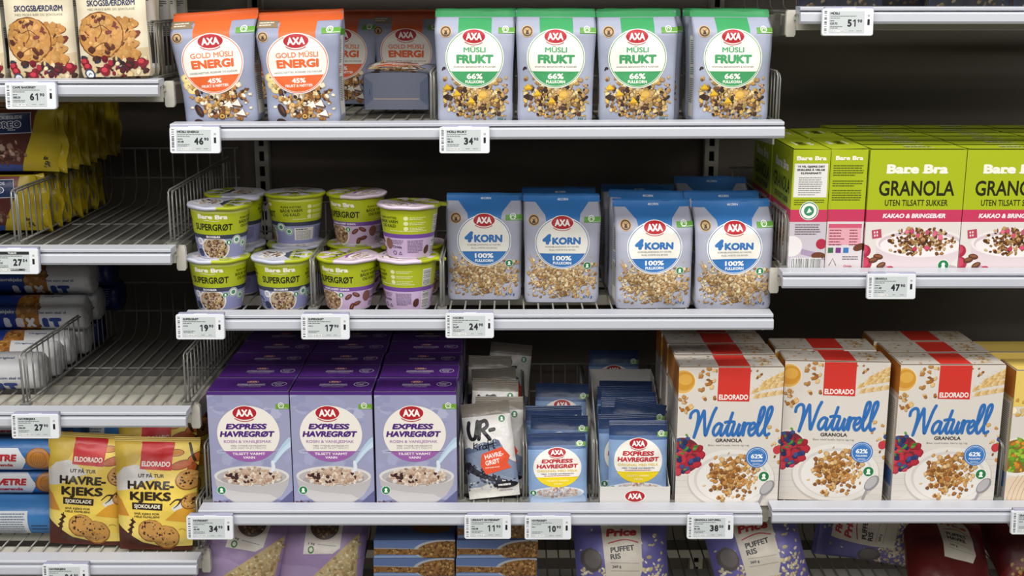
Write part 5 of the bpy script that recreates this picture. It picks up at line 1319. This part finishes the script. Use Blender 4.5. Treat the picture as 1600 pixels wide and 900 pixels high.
# --- porridge cups
be, qu = cup('berry'), cup('quinoa')
CH = .0929; G1, G2 = 'lime and lilac berry porridge cups', 'lime and mauve quinoa porridge cups'
put(be, (-.5130, .088, Z2), 'lime porridge cup at the bottom of the leftmost front stack', 'porridge cup', G1, (0, 0, -9))
put(be, (-.5060, .086, Z2 + CH), 'lime porridge cup on top of the leftmost front stack', 'porridge cup', G1, (0, 1.2, -4))
put(be, (-.4000, .090, Z2), 'single lime porridge cup second from the left, with its berry lid showing', 'porridge cup', G1, (0, 0, 3))
put(be, (-.5080, .203, Z2), 'lime porridge cup under the back left one, behind the leftmost front stack', 'porridge cup', G1, (0, 0, 160))
put(be, (-.5040, .205, Z2 + CH), 'shaded lime porridge cup on top behind the leftmost front stack', 'porridge cup', G1, (0, 0, 172))
put(be, (-.3950, .206, Z2), 'lime porridge cup under the back turned cup, behind the second front cup', 'porridge cup', G1, (0, 0, 140))
put(be, (-.3950, .206, Z2 + CH), 'lime porridge cup turned back to front on top behind the second front cup', 'porridge cup', G1, (0, 0, -82))
put(qu, (-.2870, .090, Z2), 'quinoa porridge cup right of the wire divider, with mauve striped lid', 'porridge cup', G2, (0, 0, -24))
put(qu, (-.1820, .088, Z2), 'quinoa porridge cup at the bottom of the right stack, bar code showing', 'porridge cup', G2, (0, 0, -150))
put(qu, (-.1790, .086, Z2 + CH), 'quinoa porridge cup on top of the right stack, turned back to front', 'porridge cup', G2, (0, -1, -124))
put(qu, (-.2850, .206, Z2), 'quinoa porridge cup under the shaded one, behind the third front cup', 'porridge cup', G2, (0, 0, 30))
put(qu, (-.2830, .207, Z2 + CH), 'shaded quinoa porridge cup on top behind the third front cup', 'porridge cup', G2, (0, 0, -30))
put(qu, (-.1760, .206, Z2), 'quinoa porridge cup low behind the right front stack', 'porridge cup', G2, (0, 0, 60))

# --- purple porridge boxes
pc = purple_carton()
for c, (x, nmc) in enumerate(((-.4630, 'left'), (-.3175, 'middle'), (-.1700, 'right'))):
    for k in range(6):
        lab = 'purple porridge box at the front of the %s column' % nmc if k == 0 else 'purple porridge box, %s from the front in the %s column' % (('second', 'third', 'fourth', 'fifth', 'sixth')[k - 1], nmc)
        put(pc, (x + (.0005, .001, -.0008, .0012, 0, .0006)[k], .036 + k * .0800, Z3), lab, 'porridge box', 'purple porridge boxes', (0, 0, (.3, -.3, .4, 0, -.4, .2)[(k + c) % 6]))

# --- white oat pouches
ur = [ur_pouch(31), ur_pouch(32), ur_pouch(33)]
G = 'white oat pouches'
put(ur[0], (-.031, .062, Z3 + .006), 'crumpled white and grey oat pouch leaning in front of the others', 'oat pouch', G, (-13, -7, -2))
put(ur[1], (-.0265, .112, Z3 + .002), 'white oat pouch standing right behind the leaning front pouch', 'oat pouch', G, (-8, 1, 0))
for i, (x, y, rx, ro) in enumerate(((-.037, .215, -8, 2), (-.028, .285, -8, -3), (-.0475, .37, -8, 1), (-.018, .47, -5, 6))):
    put(ur[(2, 0, 1, 2)[i]], (x, y, Z3 + .003), 'white oat pouch, %s from the front, only its top edge showing' % ('third', 'fourth', 'fifth', 'sixth and darkest')[i], 'oat pouch', G, (rx, ro, 0))

# --- loose blue sachets
sa = [sachet(41), sachet(42), sachet(43)]
G = 'blue porridge sachets'
put(sa[0], (.083, .052, Z3), 'blue porridge sachet slumped at the front of the loose row', 'porridge sachet', G, (-10, -1.5, 0), (1, 1, .84))
for i, (x, y, rx, ro, sz) in enumerate(((.084, .088, -9, 1, .97), (.0795, .130, -8, -1, 1.0), (.096, .262, -9, 1, 1.0))):
    put(sa[(1, 2, 0)[i]], (x, y, Z3), 'loose blue porridge sachet, %s from the front' % ('second', 'third', 'fourth and farthest')[i], 'porridge sachet', G, (rx, ro, 0), (1, 1, sz))
# --- display tray with sachets
tr = display_tray(); tr.location = (.2195, .037, Z3)
tag(tr, 'white cardboard display tray with a red oval logo, full of blue sachets', 'display tray')
G = 'blue porridge sachets in the display tray'
put(sa[1], (.2255, .056, Z3 + .004), 'blue porridge sachet at the front of the white display tray', 'porridge sachet', G, (-4, 0, 0))
put(sa[2], (.2130, .080, Z3 + .004), 'blue porridge sachet peeking out left behind the front one in the tray', 'porridge sachet', G, (-5, -2, 0))
put(sa[0], (.2110, .104, Z3 + .020), 'tilted blue porridge sachet whose dark corner rises above the front tray sachet', 'porridge sachet', G, (-6, 10, 3), (.92, 1, 1))
for i in range(8):
    put(sa[i % 3], (.2195 + (.004, -.003, .002, -.004, .003, 0, -.002, .002)[i], .128 + i * .0225, Z3 + .004), 'blue porridge sachet in the tray, %s in the dark stack behind the tilted one' % ('first', 'second', 'third', 'fourth', 'fifth', 'sixth', 'seventh', 'last')[i], 'porridge sachet', G, (-5, (0, 1, -1, 0, .5, -1, 0, 1)[i], 0))
for i in range(2):
    put(sa[i], (.2130, .415 + .03 * i, Z3 + (.002, .020)[i]), ('shaded blue porridge sachet standing behind the display tray', 'darkest blue porridge sachet, last behind the display tray')[i], 'porridge sachet', G, (-5, 0, 0))

# --- white granola boxes
wc = white_carton(); wf = white_carton(True)
G = 'white granola boxes with red panels'
put(wc, (.3825, .0365, Z3), 'white granola box with blue script at the right end of the purple box shelf', 'granola box', G, (0, 0, 0))
put(wc, (.3830, .110, Z3), 'white granola box second in the row behind the left front one', 'granola box', G, (0, 0, .4))
put(wc, (.3800, .184, Z3), 'white granola box third in the row behind the left front one', 'granola box', G, (0, 0, -.3))
put(wc, (.3780, .258, Z3), 'white granola box last in the row behind the left front one', 'granola box', G, (0, 0, .5))
put(wc, (.5720, .052, ZR2), 'white granola box, middle of the three front ones, set back and slightly turned', 'granola box', G, (-1, 0, -3))
put(wc, (.5700, .134, ZR2), 'white granola box behind the slightly turned middle one', 'granola box', G, (0, 0, -1))
put(wc, (.7680, .0365, ZR2), 'white granola box, rightmost of the three front ones, beside the wire divider', 'granola box', G, (0, 0, 0))
put(wc, (.7690, .111, ZR2), 'white granola box second in the row behind the rightmost front one', 'granola box', G, (0, 0, .5))
put(wc, (.7640, .186, ZR2), 'white granola box last in the row behind the rightmost front one', 'granola box', G, (0, 0, 0))
put(wf, (.9700, .0365, ZR2), 'fruit granola box with yellow top, cut off by the right edge', 'granola box', 'fruit granola boxes', (0, 0, 0), (1, 1, .96))
put(wf, (.9600, .150, ZR2), 'fruit granola box behind the yellow topped one at the right edge', 'granola box', 'fruit granola boxes', (0, 0, 0), (1, 1, .96))

# --- lime granola boxes
lc = lime_carton()
G = 'lime granola boxes'
put(lc, (.4700, .0365 + .0805, ZR1), 'lime granola box turned sideways, white text panel and bar code on its narrow side', 'granola box', G, (0, 0, -90))
put(lc, (.4690, .0365 + .245, ZR1), 'lime granola box behind the sideways one with the bar code', 'granola box', G, (0, 0, -90))
put(lc, (.5960, .040 + .0805, ZR1), 'lime granola box turned sideways, plain ingredient text on its narrow side', 'granola box', G, (0, 0, 90))
put(lc, (.5965, .040 + .246, ZR1), 'lime granola box behind the sideways one with ingredient text', 'granola box', G, (0, 0, 90))
for c, x in enumerate((.6790, .8410, 1.003)):
    for k in range(6):
        dx = (0, .001, .004, .004, -.004, .012)[k]
        lab = ('%s lime granola box facing front' % ('leftmost', 'second', 'third')[c]) if k == 0 else 'lime granola box, %s in the column behind the %s front facing one' % (('first', 'second', 'third', 'fourth', 'last')[k - 1], ('leftmost', 'second', 'third')[c])
        put(lc, (x + dx, 0.0365 + k * .0665, ZR1), lab, 'granola box', G, (0, 0, 0))

# --- cream cookie bags, top left
ck = [cookie_bag(51), cookie_bag(52)]
G = 'cream cookie bags'
put(ck[0], (-.7700, .068, ZL1 + .0015), 'cream cookie bag standing left of the one that overhangs the rail', 'cookie bag', G, (-1, -1, 0))
put(ck[1], (-.6445, .044, ZL1 + .0095), 'cream cookie bag overhanging the shelf rail beside the wire divider', 'cookie bag', G, (-3, -1.5, 0))
put(ck[0], (-.8920, .068, ZL1 + .0015), 'cream cookie bag cut off by the left edge', 'cookie bag', G, (-1, 0, 0))
put(ck[1], (-.6520, .155, ZL1 + .0015), 'shaded cream cookie bag behind the overhanging one', 'cookie bag', G, (0, 0, -6))
put(ck[0], (-.6600, .225, ZL1 + .0015), 'dim cream cookie bag, third back along the wire divider', 'cookie bag', G, (0, 0, -8))
put(ck[1], (-.6600, .300, ZL1 + .0015), 'dim cream cookie bag, last along the wire divider', 'cookie bag', G, (0, 0, -8))

# --- chocolate cookie packs
cp = [cookie_pack(1), cookie_pack(2), cookie_pack(3)]
G = 'brown chocolate cookie packs with yellow ends'
ordn = ('first', 'second', 'third', 'fourth', 'fifth', 'sixth', 'seventh', 'eighth')
for k in range(7):
    put(cp[k % 3], (-.851 + (.0, .006, .002, .006, .004, .006, .002)[k], 0.185 + k * .048, ZL2 + .0055), 'brown cookie pack in the lower layer, %s from the front' % ordn[k], 'cookie pack', G, (0, 0, (0, .5, -.3, .4, 0, .3, -.2)[k]))
for k in range(7):
    put(cp[(k + 1) % 3], (-.812 + (.0, .002, .004, .006, .006, .008, .006)[k], .190 + k * .048, ZL2 + .1125), 'brown cookie pack in the upper layer, %s from the front' % ordn[k], 'cookie pack', G, (-1, 0, (0, -.5, .4, -.3, .3, .6, 0)[k]), (1, 1, 1.12))

# --- white and blue oat biscuit rolls
rw, rw2, rn = lying_roll('biscuit_roll', 'white', 1), lying_roll('biscuit_roll', 'white', 4), lying_roll('biscuit_roll', 'navy', 3)
G = 'white and blue biscuit rolls'
for (p, x, y, z, lab) in ((rw, -.858, .152, 0, 'white biscuit roll lowest at the front against the divider'), (rw2, -.856, .228, 0, 'white biscuit roll on the deck, second from the front'),
    (rw, -.858, .304, 0, 'white biscuit roll on the deck, third from the front'), (rw2, -.853, .377, 0, 'white biscuit roll on the deck, fourth from the front'), (rn, -.848, .450, 0, 'navy biscuit roll low on the deck behind the white ones'),
    (rw2, -.838, .341, .0615, 'large looking white biscuit roll with blue letters in the second layer'), (rw, -.835, .4145, .0615, 'white biscuit roll in the second layer, farther back'), (rn, -.815, .488, .0615, 'navy biscuit roll in the second layer at the back'),
    (rw, -.832, .380, .125, 'white biscuit roll in the third layer, just under the rail'), (rn, -.815, .4525, .125, 'navy biscuit roll in the third layer at the back')):
    put(p, (x, y, ZL3 + .0352 + z), lab, 'biscuit roll', G, ((8, -6, 14, 0, 5)[int(y * 1000) % 5], 0, 0))

# --- blue biscuit rolls and yellow bags on the lowest left shelf
rb, rb2 = lying_roll('biscuit_roll', 'blue', 5, r=.031), lying_roll('biscuit_roll', 'plainblue', 6, r=.036)
G = 'blue biscuit rolls'
for (p, x, y, z, lab) in ((rb2, -.832, .135, 0, 'plain blue biscuit roll at the bottom of the blue pile'), (rb, -.832, .166, .0665, 'blue biscuit roll with red lettering resting on the plain blue one'), (rb, -.834, .137, .1255, 'blue biscuit roll with a large brown biscuit, third in the pile'),
    (rb, -.832, .174, .1785, 'blue biscuit roll on top of the front pile'), (rb2, -.830, .240, 0, 'blue biscuit roll at the bottom of the second pile'), (rb, -.83, .262, .0705, 'blue biscuit roll in the middle of the second pile'), (rb, -.828, .245, .135, 'blue biscuit roll on top of the second pile'), (rb, -.765, .385, .150, 'blue biscuit roll farthest back, seen through the wire shelf'), (rb2, -.765, .385, .0755, 'blue biscuit roll below the farthest back one'), (rb2, -.765, .385, 0, 'blue biscuit roll low behind the yellow bags')):
    put(p, (x, y, ZL4 + (.0372 if p is rb2 else .0322) + z), lab, 'biscuit roll', G, ((12, -4, 6, 0, -8)[int(z * 1000 + y * 1000) % 5], 0, 0))
hk = [biscuit_bag(61), biscuit_bag(62), biscuit_bag(63)]
G = 'yellow oat biscuit bags'
put(hk[0], (-.7830, .076, ZL4 + .003), 'yellow oat biscuit bag with red panel, left of the two front ones', 'biscuit bag', G, (-13, 3.2, 1))
put(hk[1], (-.6480, .054, ZL4 + .003), 'yellow oat biscuit bag with red panel, right of the two front ones', 'biscuit bag', G, (-13, 1.0, 0))
put(hk[2], (-.6600, .165, ZL4 + .012), 'yellow biscuit bag behind the two front ones', 'biscuit bag', G, (-12, -6, -4))
put(hk[1], (-.6480, .235, ZL4 + .030), 'yellow biscuit bag at the back right, its cream top showing', 'biscuit bag', G, (-12, -8, 4))
put(hk[0], (-.6520, .310, ZL4 + .010), 'yellow biscuit bag farthest back, seen through the wire shelf', 'biscuit bag', G, (-10, 3, 0))

# --- lowest shelf
ob = [oat_flake_bag(71), oat_flake_bag(72)]
G = 'lilac oat flake bags'
put(ob[0], (-.540, .085, ZB + .026), 'lilac oat flake bag tilted at the bottom left under the rail', 'oat flake bag', G, (-18, 17, 0))
put(ob[1], (-.370, .090, ZB + .010), 'lilac oat flake bag right of the tilted one, larger window of oats', 'oat flake bag', G, (-18, 6, 0))
cc = crisp_carton()
for c, x in enumerate((-.180, -.027)):
    for k in range(5 + (c == 1)):
        put(cc, (x + .002 * ((k * 7) % 3 - 1), .085 + .003 * (k % 2), ZB + .001 + k * .0378 - (0 if c == 0 else .006) + (.006 if c else 0)), 'blue crispbread box, %s from the bottom of the %s pile' % (('lowest', 'second', 'third', 'fourth', 'fifth', 'sixth')[k], ('left', 'right')[c]), 'crispbread box', 'blue crispbread boxes', (0, 0, (1, -1, .5, 0, 1, -.5)[k]))
rbg = [rice_bag(81), rice_bag(82)]
G = 'violet puffed rice bags'
put(rbg[0], (.213, .080, ZB + .004), 'violet puffed rice bag with beige panel, leftmost at the bottom', 'puffed rice bag', G, (-20, -3, 0))
put(rbg[1], (.490, .080, ZB + .020), 'violet puffed rice bag under the gap between the two right rails', 'puffed rice bag', G, (-20, -13, 2))
put(rbg[0], (.880, .330, ZB + .092), 'violet puffed rice bag in shade lying on its side', 'puffed rice bag', G, (-8, -84, 0))
rr_ = rice_bag(83, True)
put(rr_, (.850, .145, ZB + .004), 'red puffed oat bag in deep shade at the bottom right', 'puffed oat bag', None, (-60, 18, 0))
put(rr_, (1.080, .250, ZB + .03), 'dark red puffed oat bag at the bottom right corner', 'puffed oat bag', None, (-60, -20, 0))

# --- bags on the shelf at the top right corner
db = [dark_bag(91, '#1d2130'), dark_bag(92, '#3f5686')]
G = 'dark muesli bags'
put(db[0], (.545, .085, 1.5767), 'dark navy bag bottom at the left end of the top right shelf', 'muesli bag', G, (0, 0, 0))
put(db[1], (.645, .175, 1.5767), 'blue bag bottom second on the top right shelf', 'muesli bag', G, (0, 0, 0))
put(db[0], (.760, .085, 1.5767), 'dark bag bottom third on the top right shelf', 'muesli bag', G, (0, 0, 4))
put(db[0], (.905, .085, 1.5767), 'dark bag bottom at the right edge of the top right shelf', 'muesli bag', G, (0, 0, -3))

# --- price labels
for i, a in enumerate(((-.7735, 1.4445, '61', '90', 'CAFE BAKERIET', '388.50', 'under the cream cookie bags'),
    (-.5138, 1.3734, '46', '90', 'MÜSLI ENERGI', '69.48', 'under the orange muesli bags'), (-.0770, 1.3734, '34', '90', 'MÜSLI FRUKT', '48.55', 'under the green muesli bags'),
    (-.8260, 1.1724, '27', '54', 'TILBUD', '91.25', 'under the chocolate cookie packs'), (-.5239, 1.0599, '19', '90', 'SUPERGRØT', '', 'under the leftmost porridge cups'),
    (-.3137, 1.0599, '17', '90', 'SUPERGRØT', '', 'under the quinoa porridge cups'), (-.0711, 1.0622, '24', '90', '4 KORN', '36.89', 'under the blue oat bags'),
    (-.8169, .8834, '27', '90', 'HAVREKJEKS', '186.00', 'under the white and blue biscuit rolls'), (-.7885, .6040, '26', '90', 'HAVREKJEKS', '', 'cut off under the yellow biscuit bags'),
    (-.5285, .6961, '34', '90', 'HAVREGRØT', '66.48', 'under the purple porridge boxes'), (-.0426, .6973, '11', '90', 'URKRAFT HAVREGRØT', '183.08', 'under the white oat pouches'),
    (.0628, .6961, '10', '90', 'HAVREGRØT', '', 'under the loose blue sachets'), (.3467, .6973, '38', '50', 'GRANOLA NATURELL', '81.05', 'under the left white granola box'),
    (.5321, 1.5604, '51', '90', 'MÜSLI', '129.75', 'on the top right rail'), (.6321, 1.1297, '47', '90', 'GRANOLA', '111.40', 'under the lime granola boxes'),
    (.9130, .7058, '44', '90', 'GRANOLA', '', 'cut off by the right edge'))):
    price_label(*a, dark=(i == 3), seed=200 + i)
